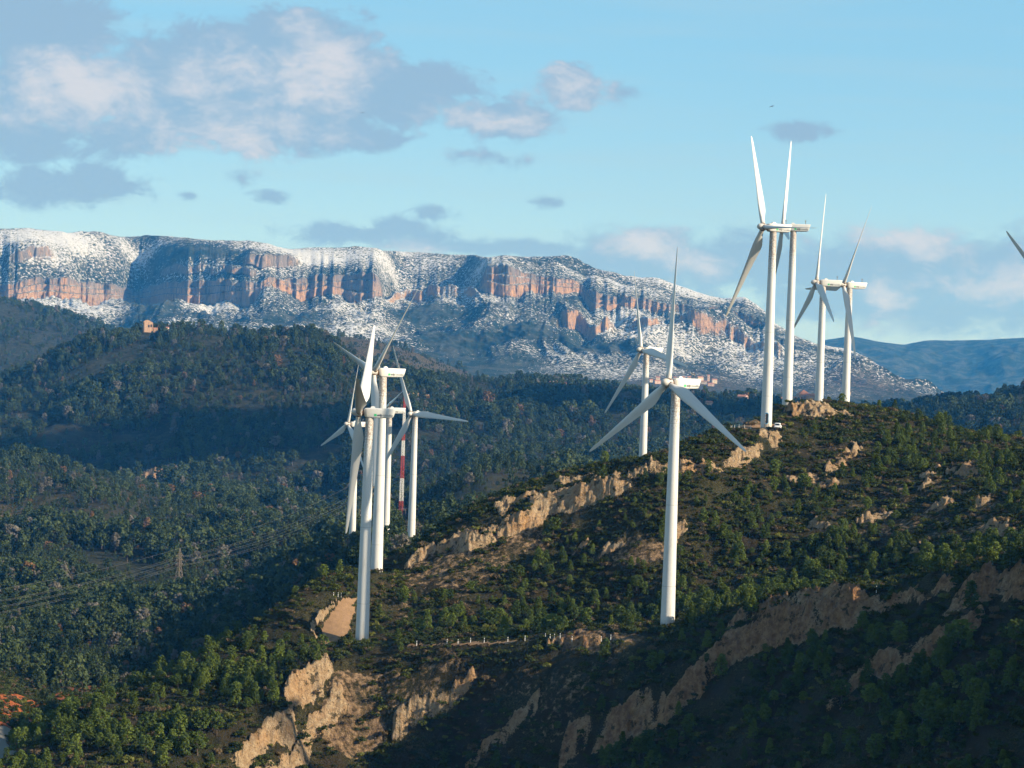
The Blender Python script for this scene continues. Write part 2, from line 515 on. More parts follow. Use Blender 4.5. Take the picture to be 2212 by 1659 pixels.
# rows of control points per column u: (depth, picture v) or (depth, z, 'z')
z = 'z'
T_COLS = {
    -350: [(120, -100, z), (310, 1760), (345, 1740), (352, 1725), (375, 1700), (470, 1600), (900, 1300), (1500, 1010), (1750, -118, z), (2300, 900), (2700, -60, z), (3600, 640)],
    0: [(120, -100, z), (330, 1765), (345, 1725), (352, 1710), (375, 1662), (432, 1600), (900, 1290), (1550, 1018), (1750, -118, z), (2300, 822), (2700, -60, z), (3600, 655)],
    200: [(120, -100, z), (340, 1750), (360, 1650), (368, 1630), (392, 1530), (500, -100, z), (900, 1290), (1550, 1030), (1750, -120, z), (2300, 731), (2700, -60, z), (3500, 706)],
    300: [(120, -100, z), (348, 1750), (368, 1610), (376, 1590), (400, 1492), (510, -103, z), (900, 1290), (1530, 1055), (1750, -122, z), (2300, 714), (2700, -60, z), (3400, -10, z)],
    400: [(120, -100, z), (355, 1750), (378, 1560), (386, 1540), (406, 1448), (520, -103, z), (900, 1288), (1500, 1085), (1700, -125, z), (2300, 712), (2700, -60, z), (3300, -20, z)],
    560: [(120, -100, z), (366, 1750), (395, 1482), (402, 1462), (422, 1355), (540, -98, z), (900, 1275), (1400, 1130), (1650, -125, z), (2300, 718), (2600, -55, z), (3000, 745)],
    680: [(120, -100, z), (374, 1750), (404, 1432), (411, 1412), (436, 1262), (555, -84, z), (850, 1235), (1320, 1140), (1620, -125, z), (2300, 719), (2600, -50, z), (2900, 738)],
    730: [(120, -100, z), (376, 1750), (406, 1408), (413, 1392), (441, 1240), (560, -76, z), (800, 1222), (1280, 1145), (1600, -122, z), (2300, 738), (2600, -50, z), (2900, 735)],
    800: [(120, -100, z), (378, 1750), (408, 1394), (420, 1372), (447, 1240), (560, -66, z), (712, -65, z), (1120, 1150), (1500, 1082), (2350, 796), (2650, -42, z), (2900, 741)],
    900: [(120, -100, z), (376, 1750), (405, 1386), (418, 1368), (478, 1176), (560, -62, z), (692, -62.5, z), (1080, 1148), (1400, 1095), (2450, 806), (2700, -40, z), (2900, 770)],
    1050: [(120, -100, z), (368, 1750), (399, 1384), (420, 1362), (482, 1082), (640, -66, z), (820, -72, z), (1150, 1026), (1400, -95, z), (2500, 824), (2750, -40, z), (3000, 845)],
    1200: [(120, -100, z), (358, 1750), (393, 1379), (420, 1360), (484, 1032), (650, -70, z), (820, -80, z), (1150, 1036), (1400, -95, z), (2500, 829), (2800, -50, z), (3200, -60, z)],
    1400: [(120, -100, z), (340, 1750), (386, 1366), (412, 1350), (470, 1000), (700, -70, z), (850, -85, z), (1150, -85, z), (1400, -90, z), (2500, 832), (2800, -60, z), (3300, -70, z)],
    1520: [(120, -100, z), (328, 1750), (380, 1345), (408, 1334), (486, 945), (680, -62, z), (850, -82, z), (1180, -85, z), (1400, -90, z), (2450, 846), (2800, -60, z), (3300, -75, z)],
    1600: [(120, -100, z), (318, 1750), (376, 1330), (404, 1320), (502, 921), (620, -52, z), (850, -78, z), (1200, -85, z), (1400, -90, z), (2400, 858), (2800, -65, z), (3300, -80, z)],
    1680: [(120, -100, z), (308, 1750), (369, 1316), (398, 1306), (525, 899), (620, -34, z), (850, -74, z), (1200, -85, z), (1400, -90, z), (2350, 872), (2800, -70, z), (3300, -85, z)],
    1750: [(120, -100, z), (298, 1750), (364, 1303), (394, 1294), (540, 872), (620, -24, z), (850, -70, z), (1200, -85, z), (1400, -90, z), (2300, 882), (2800, -75, z), (3300, -90, z)],
    1900: [(120, -100, z), (282, 1750), (353, 1281), (385, 1270), (545, 884), (640, -35, z), (850, -70, z), (1200, -80, z), (1400, -88, z), (2100, 882), (2800, -85, z), (3300, -100, z)],
    2050: [(120, -100, z), (268, 1750), (343, 1242), (372, 1232), (530, 926), (640, -48, z), (850, -72, z), (1200, -80, z), (1400, -85, z), (2000, 868), (2800, -90, z), (3300, -110, z)],
    2212: [(120, -90, z), (255, 1740), (330, 1192), (358, 1184), (505, 956), (640, -55, z), (850, -72, z), (1200, -80, z), (1400, -85, z), (1900, 850), (2800, -95, z), (3300, -115, z)],
    2560: [(120, -60, z), (235, 1560), (310, 1110), (335, 1105), (480, 960), (640, -55, z), (850, -72, z), (1200, -80, z), (1400, -85, z), (1900, 840), (2800, -95, z), (3300, -115, z)],
    3000: [(120, -40, z), (235, 1450), (310, 1080), (335, 1075), (480, 960), (640, -55, z), (850, -72, z), (1200, -80, z), (1400, -85, z), (1900, 840), (2800, -95, z), (3300, -115, z)],
    -900: [(120, -100, z), (310, 1760), (345, 1740), (352, 1725), (375, 1700), (470, 1600), (900, 1300), (1500, 1010), (1750, -118, z), (2300, 900), (2700, -60, z), (3600, 640)],
}
us = sorted(T_COLS)
NR = len(T_COLS[0])
tg = np.concatenate([np.linspace(-.42, -.262, 40, endpoint=False), np.linspace(-.262, .262, 1380), np.linspace(.262, .42, 41)[1:]])
RY = np.zeros((NR, len(tg))); RZ = np.zeros((NR, len(tg)))
ksz = 41
ker = np.hanning(ksz); ker /= ker.sum()


def smooth1(a, k=ker):
    n = len(k) // 2
    return np.convolve(np.pad(a, n, mode='edge'), k, mode='valid')


for r in range(NR):
    tt, YY, ZZ = [], [], []
    for u in us:
        e = T_COLS[u][r]
        if len(e) == 3: YY.append(e[0]); ZZ.append(e[1]); tt.append((u - PCU) / PF)
        else:
            YY.append(e[0]); ZZ.append(z_of(u, e[1], e[0])); tt.append(t_of(u, e[1]))
    RY[r] = smooth1(np.interp(tg, tt, YY)); RZ[r] = smooth1(np.interp(tg, tt, ZZ))


def pchip(Yg, RY, RZ):
    h = np.diff(RY, axis=0); d = np.diff(RZ, axis=0) / h
    m = np.zeros_like(RZ)
    same = (d[:-1] * d[1:]) > 0
    w1 = 2 * h[1:] + h[:-1]; w2 = h[1:] + 2 * h[:-1]
    with np.errstate(divide='ignore', invalid='ignore'):
        hm = (w1 + w2) / (w1 / d[:-1] + w2 / d[1:])
    m[1:-1] = np.where(same, hm, 0); m[0] = d[0]; m[-1] = 0
    out = np.zeros((len(Yg), RY.shape[1]))
    cols = np.arange(RY.shape[1])
    for i, y in enumerate(Yg):
        k = np.clip((RY <= y).sum(0) - 1, 0, RY.shape[0] - 2)
        y0 = RY[k, cols]; hh = h[k, cols]; s = np.clip((y - y0) / hh, 0, 1)
        z0, z1, m0, m1 = RZ[k, cols], RZ[k + 1, cols], m[k, cols] * hh, m[k + 1, cols] * hh
        out[i] = z0 * (1 + 2 * s) * (1 - s) ** 2 + m0 * s * (1 - s) ** 2 + z1 * s * s * (3 - 2 * s) + m1 * s * s * (s - 1)
    return out


Yg = np.concatenate([np.arange(120, 240, 4.), np.arange(240, 585, .5), np.arange(585, 1000, 2.5), np.arange(1000, 2600, 6.5), np.arange(2600, 4000, 14.)])
ZB = pchip(Yg, RY, RZ)
XX = tg[None, :] * Yg[:, None]; YYg = np.repeat(Yg[:, None], len(tg), 1)


def bil(G, X, Y):
    """value of a grid quantity at world x, y"""
    X = np.asarray(X, float); Y = np.asarray(Y, float)
    t = X / Y
    fi = np.interp(Y, Yg, np.arange(len(Yg))); fj = np.interp(t, tg, np.arange(len(tg)))
    i = np.clip(fi.astype(int), 0, len(Yg) - 2); j = np.clip(fj.astype(int), 0, len(tg) - 2)
    a = fi - i; b = fj - j
    return (G[i, j] * (1 - a) * (1 - b) + G[i + 1, j] * a * (1 - b) + G[i, j + 1] * (1 - a) * b + G[i + 1, j + 1] * a * b)


def hit(G, u, v, Y0=240, Y1=3900):
    """first point of the ground under a sight line"""
    r = ray(u, v); Ys = Yg[(Yg >= Y0) & (Yg <= Y1)]
    zz = r[2] / r[1] * Ys
    g = bil(G, r[0] / r[1] * Ys, Ys)
    k = np.argmax(g >= zz)
    if k == 0: return None
    a0 = zz[k - 1] - g[k - 1]; a1 = g[k] - zz[k]
    Y = Ys[k - 1] + (Ys[k] - Ys[k - 1]) * a0 / max(a0 + a1, 1e-9)
    return np.array([r[0] / r[1] * Y, Y])


near = 1 - sstep(YYg, 560, 900)
far = 1 - near
Z = ZB.copy()
N_a = fbm(XX / 26, YYg / 26, 3, 4)
Z += near * (N_a * .9 + fbm(XX / 6, YYg / 6, 9, 4) * .38)
Z += far * (ridged(XX / 260 + .3 * fbm(XX / 500, YYg / 500, 5, 2), YYg / 420, 21, 4, .5) * 7.0 - 3.0) * sstep(YYg, 650, 1300)
Z += far * fbm(XX / 60, YYg / 60, 33, 3) * 1.5 - 9 * sstep(YYg, 1700, 2200) * (1 - sstep(YYg, 2900, 3300))
ROCK = np.zeros_like(Z); WARM = np.zeros_like(Z); BARE = np.full_like(Z, .17); RED = np.zeros_like(Z)
N_r = fbm(XX / 5, YYg / 5, 71, 4); N_b = fbm(XX / 1.6, YYg / 1.6, 77, 3, .6); N_c = ridged(XX / 3.0, YYg / 3.0, 88, 3, .55)


def scarp(pts, H, w, L, warm=0.0, amt=1.0, lo=1.0, rough=1.0):
    """rock face along a line of picture points; ground behind it raised by H, fading over L"""
    W3 = [hit(ZB, u, v) for (u, v) in pts]
    W3 = [p for p in W3 if p is not None]
    if len(W3) < 2: return
    A = np.array(W3)
    x0, y0 = A.min(0) - (L * 3 + w * 3); x1, y1 = A.max(0) + (L * 3 + w * 3)
    iy = np.where((Yg > y0) & (Yg < y1))[0]
    tt0, tt1 = min(x0 / y0, x0 / y1), max(x1 / y0, x1 / y1)
    ix = np.where((tg > tt0) & (tg < tt1))[0]
    if len(iy) == 0 or len(ix) == 0: return
    sl = np.s_[iy[0]:iy[-1] + 1, ix[0]:ix[-1] + 1]
    X, Y = XX[sl], YYg[sl]
    wx = X + 1.6 * pn(X / 6, Y / 6, 5) * rough + .7 * pn(X / 1.9, Y / 1.9, 6) * rough + .45 * pn(X / .8, Y / .8, 26) * rough
    wy = Y + 1.6 * pn(X / 6, Y / 6, 15) * rough + .7 * pn(X / 1.9, Y / 1.9, 16) * rough + .45 * pn(X / .8, Y / .8, 36) * rough
    best = np.full(X.shape, 1e9); sg = np.zeros(X.shape); par = np.zeros(X.shape)
    n = len(A) - 1
    for k in range(n):
        a, b = A[k], A[k + 1]; d = b - a; l2 = max(d @ d, 1e-6)
        t = np.clip(((wx - a[0]) * d[0] + (wy - a[1]) * d[1]) / l2, 0, 1)
        qx, qy = wx - a[0] - t * d[0], wy - a[1] - t * d[1]
        dd = np.hypot(qx, qy); s = np.sign(d[0] * qy - d[1] * qx)
        m = dd < best
        best = np.where(m, dd, best); sg = np.where(m, s, sg); par = np.where(m, (k + t) / n, par)
    s = best * sg
    endf = sstep(par, 0, .08) * (1 - sstep(par, .92, 1)) * .8 + .2
    capd = 1 - sstep(best, L * 2.2, L * 3)
    H_ = H * (.75 + .5 * N_a[sl]) * endf
    up = sstep(s, -w * .55, w * .45) * np.exp(-np.maximum(s, 0) / L) * capd
    face = (1 - sstep(np.abs(s + w * .05), w * .32, w * .72 + .01))
    Z[sl] += H_ * up
    rk = np.clip(face * (amt * .95 + .75 * N_r[sl] + .35 * N_a[sl]), 0, 1) * sstep(endf, .2, .5)
    Z[sl] += rk * (N_b[sl] * .38 + N_c[sl] * .45 + np.round(N_r[sl] * 2.5) * .34) * lo
    ROCK[sl] = np.maximum(ROCK[sl], rk)
    WARM[sl] = np.maximum(WARM[sl], rk * warm)


# foreground ribs and cliffs
scarp([(500, 1665), (560, 1625), (612, 1590), (640, 1535), (690, 1480), (728, 1452)], 3.4, 2.5, 5, 0, 1.1)
scarp([(540, 1700), (640, 1640), (690, 1570), (740, 1500)], 1.2, 3.0, 5, .15, .85)
scarp([(835, 1590), (880, 1560), (925, 1530), (970, 1510), (1010, 1480), (1022, 1450)], 3.2, 2.4, 6, .1, 1.1)
scarp([(1205, 1625), (1270, 1600), (1330, 1580), (1400, 1558), (1450, 1535), (1500, 1500), (1535, 1455), (1600, 1420), (1670, 1395), (1760, 1365), (1880, 1345)], 5.4, 3.2, 12, .75, 1.1)
scarp([(1560, 1395), (1680, 1365), (1800, 1340), (1950, 1320), (2080, 1285)], 1.8, 2.0, 8, .8, .75)
scarp([(1795, 1545), (1815, 1500), (1860, 1465), (1920, 1450), (1990, 1420), (2060, 1385), (2120, 1350)], 4.2, 2.7, 10, .75, 1.0)
scarp([(2040, 1330), (2120, 1300), (2180, 1275), (2260, 1262)], 3.0, 4.0, 8, .8, 1.0)
scarp([(1000, 1665), (1060, 1610), (1110, 1570), (1160, 1530)], 1.3, 1.8, 5, .55, .75)
scarp([(1170, 1420), (1215, 1405), (1300, 1400)], 1.2, 1.0, 4, .8, .7)
scarp([(668, 1396), (690, 1352), (712, 1322), (730, 1298)], .8, .8, 2, 0, 1.0)
scarp([(948, 1200), (985, 1182), (1010, 1168), (1040, 1172), (1076, 1150)], 1.3, 2.0, 4, 0, 1.1)
scarp([(1355, 1035), (1385, 1024), (1420, 1018)], 2.0, 2.4, 5, 0, 1.1)
scarp([(1620, 978), (1650, 962), (1690, 950)], 1.2, 1.8, 4, 0, .8)
scarp([(1640, 912), (1665, 895), (1700, 886)], 1.8, 2.0, 4, .2, 1.0)
# pale limestone band under the main crest
scarp([(885, 1226), (915, 1212), (950, 1190)], 2.2, 2.0, 5, 0, 1.15)
scarp([(985, 1185), (1020, 1200), (1050, 1190), (1068, 1175)], 2.0, 2.6, 5, 0, 1.0)
scarp([(1078, 1148), (1110, 1150), (1150, 1135), (1165, 1105), (1200, 1090), (1240, 1086), (1290, 1072), (1330, 1055), (1375, 1035)], 3.6, 5.0, 6, 0, 1.15)
scarp([(1060, 1115), (1100, 1098), (1160, 1075), (1230, 1050), (1300, 1030)], 1.5, 3.0, 6, 0, 1.0)
scarp([(1395, 1022), (1450, 1016), (1500, 1016), (1545, 1012), (1585, 1006), (1625, 988)], 2.4, 2.6, 6, 0, .8)
scarp([(1575, 1000), (1600, 1002), (1630, 975)], 2.5, 2.4, 5, 0, 1.2)
scarp([(1695, 900), (1730, 893), (1770, 896), (1808, 888)], 2.8, 7.0, 6, .15, 1.0)
scarp([(1625, 955), (1655, 945), (1675, 935)], 1.0, 2.0, 5, .1, .8)
for pl, w in (([(1690, 1040), (1745, 1035), (1790, 1050), (1820, 1055)], 6), ([(1790, 1030), (1815, 1005), (1850, 965)], 4), ([(1865, 1130), (1900, 1115), (1930, 1095)], 8),
              ([(1750, 1130), (1790, 1150)], 5), ([(2010, 1110), (2050, 1085), (2085, 1060)], 6), ([(2100, 1100), (2135, 1085)], 6), ([(2060, 1010), (2100, 1030)], 6),
              ([(2015, 1010), (2000, 1040), (1990, 1065)], 5), ([(1975, 1200), (2000, 1170)], 4), ([(1880, 1225), (1900, 1215)], 4), ([(2130, 1150), (2190, 1160)], 6),
              ([(2120, 930), (2175, 950)], 6), ([(1300, 1190), (1360, 1165)], 6), ([(1180, 1170), (1260, 1180)], 5), ([(1440, 1160), (1500, 1150)], 5)):
    scarp(pl, 1.3, w * .5, 4, .25, .85)
# distant outcrops
scarp([(300, 1042), (350, 1038), (400, 1045)], 10, 22, 18, .5, 1.2, 2.0)
scarp([(520, 1128), (560, 1124), (600, 1133)], 4, 10, 10, .2, 1.0)
scarp([(898, 855), (912, 848), (930, 850)], 9, 22, 12, .5, 1.2)


def blob(u, v, ru, rv, arr, val, soft=.35, mx=True):
    U, V = UV
    f = 1 - np.hypot((U - u) / ru, (V - v) / rv) + .35 * N_a
    f = sstep(f, 0, soft) * val
    arr[:] = np.maximum(arr, f) if mx else arr * (1 - f)


UV = proj(XX, YYg, ZB)
INN = YYg < 620
for (u, v, ru, rv, k) in ((1180, 1540, 200, 90, .35), (1400, 1470, 150, 50, .3), (870, 1500, 160, 70, .5), (770, 1580, 90, 70, .6), (960, 1430, 120, 45, .45), (1100, 1480, 260, 90, .25), (1300, 1520, 200, 80, .3), (1300, 1395, 100, 22, .7),
                          (1180, 1160, 260, 45, .42), (1330, 1190, 120, 40, .5), (920, 1300, 140, 80, .36), (1600, 935, 60, 10, .4), (1780, 1000, 220, 80, .30), (2050, 1090, 180, 110, .40),
                          (1900, 1120, 120, 50, .35), (1000, 1230, 120, 50, .4), (1050, 1580, 240, 90, .35), (2150, 1170, 120, 60, .3), (1600, 920, 60, 14, .8), (100, 1130, 120, 60, .35), (30, 1100, 60, 40, .4)):
    blob(u, v, ru, rv, BARE, k)
BARE[:] = np.clip(BARE + .10 * N_a, 0, 1)
# red earth cuts at the far left
blob(25, 1535, 90, 46, RED, 1.0); blob(150, 1508, 75, 24, RED, .55, .2); blob(890, 1150, 30, 12, RED, .4)
FOR = sstep(YYg, 560, 700) * (1 - .0)
FOR *= 1 - .85 * sstep(1 - np.hypot((UV[0] - 1030) / 200, (UV[1] - 1050) / 45) + .4 * N_a, 0, .3)
FOR *= 1 - .8 * sstep(1 - np.hypot((UV[0] - 160) / 260, (UV[1] - 1090) / 80) + .4 * N_a, 0, .3) * (YYg > 1000) * (YYg < 1600)
FOR *= 1 - .8 * sstep(1 - np.hypot((UV[0] - 200) / 120, (UV[1] - 950) / 32) + .4 * N_a, 0, .3) * (YYg > 1600)
K2B = (YYg > 2650) & (XX / YYg > -.13)
FOR = np.where(K2B, .1, FOR); BARE = np.where(K2B, .38, BARE)

# turbines: hub position, nose direction (deg from towards-camera to the left), rotor phase, blade pitch, base depth offset, tower height
TURB = [
    dict(h=(-30.6, 414.0, -11.4), a=88.7, th=-46.0, pitch=86, H=46.2, oh=2.15, lab='nearest turbine of the left cluster, one sunlit blade raised and one dark in shade', logo=1),
    dict(h=(-30.7, 455.3, -3.5), a=62.1, th=44.6, pitch=35, H=46.0, oh=2.3, lab='white turbine just behind the nearest left one, its base hidden by the hillside', logo=1),
    dict(h=(-43.4, 702.0, -18.3), a=74.0, th=-46.0, pitch=30, H=46.0, oh=2.0, lab='turbine half hidden behind two left ones, only the rear of its nacelle showing', logo=1),
    dict(h=(-61.2, 773.4, -25.9), a=62.5, th=8.7, pitch=25, H=52.7, oh=3.3, lab='small farthest turbine of the left cluster with an orange mark on its nacelle', logo=2),
    dict(h=(29.5, 387.6, -3.1), a=53.9, th=-3.2, pitch=22, H=46.15, oh=1.9, lab='large central turbine standing on the pine slope, three blades in a wide Y', logo=1),
    dict(h=(59.2, 495.5, 34.4), a=68.6, th=-26.7, pitch=86, H=48.4, oh=2.75, lab='tallest right turbine with a dark doorway at its foot beside the white car', logo=1, door=1),
    dict(h=(71.9, 557.4, 38.8), a=92.6, th=-19.1, pitch=38, H=48.25, oh=2.9, lab='turbine right behind the tallest one, its nacelle overlapping to the right', logo=1),
    dict(h=(86.5, 591.1, 25.6), a=82.9, th=-3.1, pitch=30, H=46, oh=2.0, lab='turbine rising behind the pale rocks of the crest, touching the rightmost nacelle', logo=1),
    dict(h=(97.1, 609.0, 26.0), a=72.7, th=28.7, pitch=30, H=46, oh=2.1, lab='rightmost whole turbine on the crest, lower blade crossing its tower', logo=1),
    dict(h=(38.6, 619.3, 4.7), a=60.3, th=-19.9, pitch=25, H=46, oh=1.9, lab='smaller turbine just left of and behind the large central one', logo=0),
    dict(h=(-33.5, 692.5, -19.1), a=40.9, th=-27.2, pitch=20, H=43.4, oh=1.9, lab='right hand turbine of the left cluster with one blade level to the right', logo=0),
    dict(h=(0, 340, 0), a=42.0, th=-42.5, pitch=25, H=46, oh=1.9, lab='turbine mostly out of view at the right edge, only a dark blade tip showing', logo=1, tip=(2173.4, 498.5)),
]


def rotor_axes(a, tilt=rad(5)):
    n = np.array([-math.sin(a) * math.cos(tilt), -math.cos(a) * math.cos(tilt), math.sin(tilt)])
    s = np.array([math.cos(a), -math.sin(a), 0.])
    u = np.cross(s, n)
    if u[2] < 0: u = -u
    return n, s, u


for T in TURB:
    a = rad(T['a']); n, s, u = rotor_axes(a)
    if 'tip' in T:
        tip = at(*T['tip'], 340.0); th = rad(T['th'])
        T['h'] = tuple(tip - 26 * (math.cos(th) * u + math.sin(th) * s))
    h = np.array(T['h'])
    T['base'] = h + T['oh'] * np.array([math.sin(a), math.cos(a), 0]); T['base'][2] = h[2] - T['H']


def pad(x, y, zt, r0, r1, rk=True):
    iy = np.where(np.abs(Yg - y) < r1)[0]
    if len(iy) == 0: return
    ix = np.where(np.abs(tg - x / y) < r1 / y * 1.1)[0]
    sl = np.s_[iy[0]:iy[-1] + 1, ix[0]:ix[-1] + 1]
    d = np.hypot(XX[sl] - x, YYg[sl] - y)
    w = 1 - sstep(d, r0, r1)
    Z[sl] = Z[sl] * (1 - w) + zt * w
    w2 = 1 - sstep(d, r0 * .6, r0 * 1.3)
    ROCK[sl] *= 1 - w2
    FOR[sl] *= 1 - w2


for i, T in enumerate(TURB):
    bx, by, bz = T['base']
    pad(bx, by, bz, 3.0, 10 if i not in (5, 7, 8, 9, 6) else 7)
pad(65, 497, -14.0, 3.0, 7)
Z += near * .25 * fbm(XX / 3.5, YYg / 3.5, 19, 3)

# stone terraces: small steps following the contour
for (u, v, ru, rv) in ((1560, 1210, 110, 50), (190, 960, 120, 34), (1480, 1190, 60, 25)):
    U, V = UV
    f = sstep(1 - np.hypot((U - u) / ru, (V - v) / rv), 0, .3) * (INN if v > 1000 else ~INN)
    st = 1.1 if v > 1000 else 5.0
    q = np.floor(Z / st) * st + sstep(Z / st - np.floor(Z / st), .72, 1.0) * st
    Z += (q - Z) * f * .9

# roads: polygons in the picture turned into bands of the ground
def poly_mask(poly):
    U, V = proj(XX, YYg, ZB)
    U = U + 5 * fbm(XX / 1.8, YYg / 1.8, 51, 3); V = V + 3 * fbm(XX / 1.8, YYg / 1.8, 57, 3)
    inside = np.zeros(U.shape, bool)
    n = len(poly)
    for i in range(n):
        x1, y1 = poly[i]; x2, y2 = poly[(i + 1) % n]
        c = ((y1 > V) != (y2 > V)) & (U < (x2 - x1) * (V - y1) / ((y2 - y1) if y2 != y1 else 1e-9) + x1)
        inside ^= c
    return inside


def road(name, poly, ylo, yhi, m, label_unused=None, lift=.10):
    k = poly_mask(poly) & (YYg > ylo) & (YYg < yhi)
    if k.sum() < 12: return None
    # smooth the ground under it
    kk = k.copy()
    Z[kk] = ZB[kk] + .15 * 0
    ROCK[kk] = 0; FOR[kk] = 0; RED[kk] *= .3
    f = k[:-1, :-1] & k[1:, :-1] & k[:-1, 1:] & k[1:, 1:]
    ii, jj = np.where(f)
    return (name, m, ii, jj, lift, k)


ROADS = [road('dirt_road', [(680, 1402), (694, 1362), (712, 1325), (740, 1291), (774, 1291), (766, 1330), (752, 1368), (728, 1402)], 395, 470, 'dirt'),
         road('gravel_track', [(1570, 926), (1592, 918), (1640, 918), (1700, 914), (1704, 926), (1650, 934), (1600, 933)], 480, 520, 'dirt'),
         road('hillside_track', [(880, 1392), (1050, 1387), (1200, 1380), (1340, 1379), (1340, 1386), (1200, 1388), (1050, 1394), (880, 1398)], 380, 430, 'dirt'),
         road('concrete_road', [(-60, 1572), (40, 1566), (52, 1574), (22, 1590), (14, 1600), (30, 1618), (46, 1634), (30, 1665), (-60, 1610)], 377, 470, 'paved')]
ROADS = [r for r in ROADS if r]
ROADM = np.zeros(Z.shape, bool)
for r in ROADS: ROADM |= r[5]


def grid_faces(nr, nc):
    i = np.arange(nr - 1)[:, None] * nc + np.arange(nc - 1)[None, :]
    return np.stack([i, i + 1, i + nc + 1, i + nc], -1).reshape(-1, 4)


V = np.stack([XX, YYg, Z], -1).reshape(-1, 3)
me = mesh_np('hills', V, grid_faces(*Z.shape), MT['ground'], attrs=dict(rock=ROCK.ravel(), warm=WARM.ravel(), bare=BARE.ravel(), forest=FOR.ravel(), red=RED.ravel()))
tag(obj('hills', me), 'scrub covered limestone hills with pine woods falling to a wooded valley', kind='structure')
for (name, m, ii, jj, lift, k) in ROADS:
    nc = Z.shape[1]
    F = np.stack([ii * nc + jj, ii * nc + jj + 1, (ii + 1) * nc + jj + 1, (ii + 1) * nc + jj], -1)
    idx, inv = np.unique(F, return_inverse=True)
    me = mesh_np(name, V[idx] + np.array([0, 0, lift]), inv.reshape(F.shape), MT[m])
    tag(obj(name, me), kind='structure')


def gz(x, y):
    return float(bil(Z, x, y))


# ------------------------------------------------------------------ snowy mountain
def rowspec(pairs, Yf):
    return pairs, Yf


SKY = [(-900, 490), (-350, 495), (0, 501), (51, 498.6), (135, 514), (189, 509), (243, 519), (287, 517), (355, 517), (439, 525), (547, 535), (618, 545), (675, 543), (747, 547), (760, 546), (905, 552),
       (1047, 563), (1077, 559), (1134, 562), (1192, 561), (1241, 570), (1253, 583), (1314, 596), (1341, 608), (1413, 615), (1463, 633), (1527, 654), (1559, 661), (1602, 656), (1624, 669), (1647, 686),
       (1671, 714), (1714, 734), (1759, 753), (1822, 766), (1850, 778), (1893, 804), (1957, 830), (2010, 858), (2212, 900), (3000, 960)]
CT = [(-900, 612), (-350, 612), (0, 610), (30, 600), (67, 590), (135, 593), (186, 600), (230, 606), (287, 622), (295, 617), (351, 600), (439, 596), (557, 600), (575, 592), (641, 590), (709, 585), (760, 580),
      (798, 579), (813, 598), (822, 634), (900, 630), (1000, 620), (1030, 605), (1042, 566), (1077, 561), (1095, 568), (1134, 580), (1190, 590), (1245, 600), (1290, 636), (1364, 637), (1421, 652),
      (1520, 662), (1559, 664), (1600, 675), (1650, 694), (1671, 722), (1714, 744), (1759, 763), (1850, 786), (1893, 811), (1957, 836), (2212, 903), (3000, 962)]
CB = [(-900, 655), (-350, 652), (0, 650), (67, 655), (186, 655), (260, 656), (371, 658), (540, 655), (574, 622), (600, 615), (625, 640), (641, 652), (700, 635), (747, 650), (790, 652), (818, 644), (860, 642),
      (1000, 636), (1035, 628), (1050, 630), (1080, 646), (1110, 642), (1134, 632), (1245, 632), (1272, 676), (1364, 661), (1421, 675), (1559, 678), (1600, 692), (1650, 712), (1671, 728), (1714, 750),
      (1759, 768), (1850, 790), (1893, 814), (1957, 839), (2212, 905), (3000, 963)]
M2 = [(-900, 740), (0, 735), (400, 722), (800, 748), (1200, 772), (1500, 806), (1700, 826), (1850, 842), (1957, 862), (2212, 907), (3000, 964)]
M1 = [(-900, 775), (0, 770), (800, 800), (1200, 822), (1450, 832), (1600, 842), (1750, 862), (2000, 876), (2212, 908), (3000, 966)]
CY = [(-900, 5200), (0, 5200), (120, 5280), (230, 5480), (287, 5640), (300, 5620), (400, 5380), (560, 5230), (640, 5330), (760, 5330), (815, 5330), (850, 5640), (1000, 5600), (1040, 5330), (1095, 5330),
      (1134, 5420), (1190, 5400), (1245, 5560), (1275, 5360), (1364, 5380), (1559, 5300), (1650, 5200), (1759, 5000), (1957, 4700), (3000, 4600)]
tm = np.linspace(-.42, .36, 1900)
um = PCU + tm * PF


def row(pairs, Yv, sm=7):
    p = np.array(pairs, float)
    k = np.hanning(sm); k /= k.sum()
    v = smooth1(np.interp(um, p[:, 0], p[:, 1]), k) - (7 if pairs is SKY else 0)
    if not np.ndim(Yv): Yv = np.full(len(tm), float(Yv))
    zz = np.empty(len(tm))
    # correct for the tilt of the picture: z/y of the sight line
    for i in range(len(tm)):
        rr = ray(um[i], v[i]); zz[i] = rr[2] / rr[1]
    return Yv, zz * Yv


cy = smooth1(np.interp(um, *np.array(CY, float).T), np.hanning(31) / np.hanning(31).sum())
wtm = tm + .006 * pn(tm * 60, tm * 0, 2)
but = 40 * pn(tm * 52, tm * 0, 8) + 40 * np.abs(pn(wtm * 120, tm * 0, 5)) + 20 * np.abs(pn(wtm * 300, tm * 0, 6)) + 8 * np.abs(pn(tm * 700, tm * 0, 7))
cyb = cy - but
endm = 1 - sstep(um, 1640, 1800)
jit = 8 * pn(tm * 130, tm * 0, 77) + 5 * pn(tm * 420, tm * 0, 78); jit2 = 16 * pn(tm * 110, tm * 0, 87) + 10 * np.abs(pn(tm * 300, tm * 0, 88))
rows_ = [(np.full(len(tm), 2900.), np.full(len(tm), -190.)), row(M1, 4150, 61), row(M2, 4650, 61), row(CB, cyb * endm + (1 - endm) * cy, 9),
         row([(a_, b_ + (9 if a_ < 1260 else 2)) for a_, b_ in CT], cyb * endm + (1 - endm) * cy + 14, 5), row(SKY, cy + 420, 9), None]
rows_[6] = (rows_[5][0] + 900, rows_[5][1] - 260)
counts = [40, 60, 150, 70, 150, 30]
YM, ZM, SM, CL = [], [], [], []
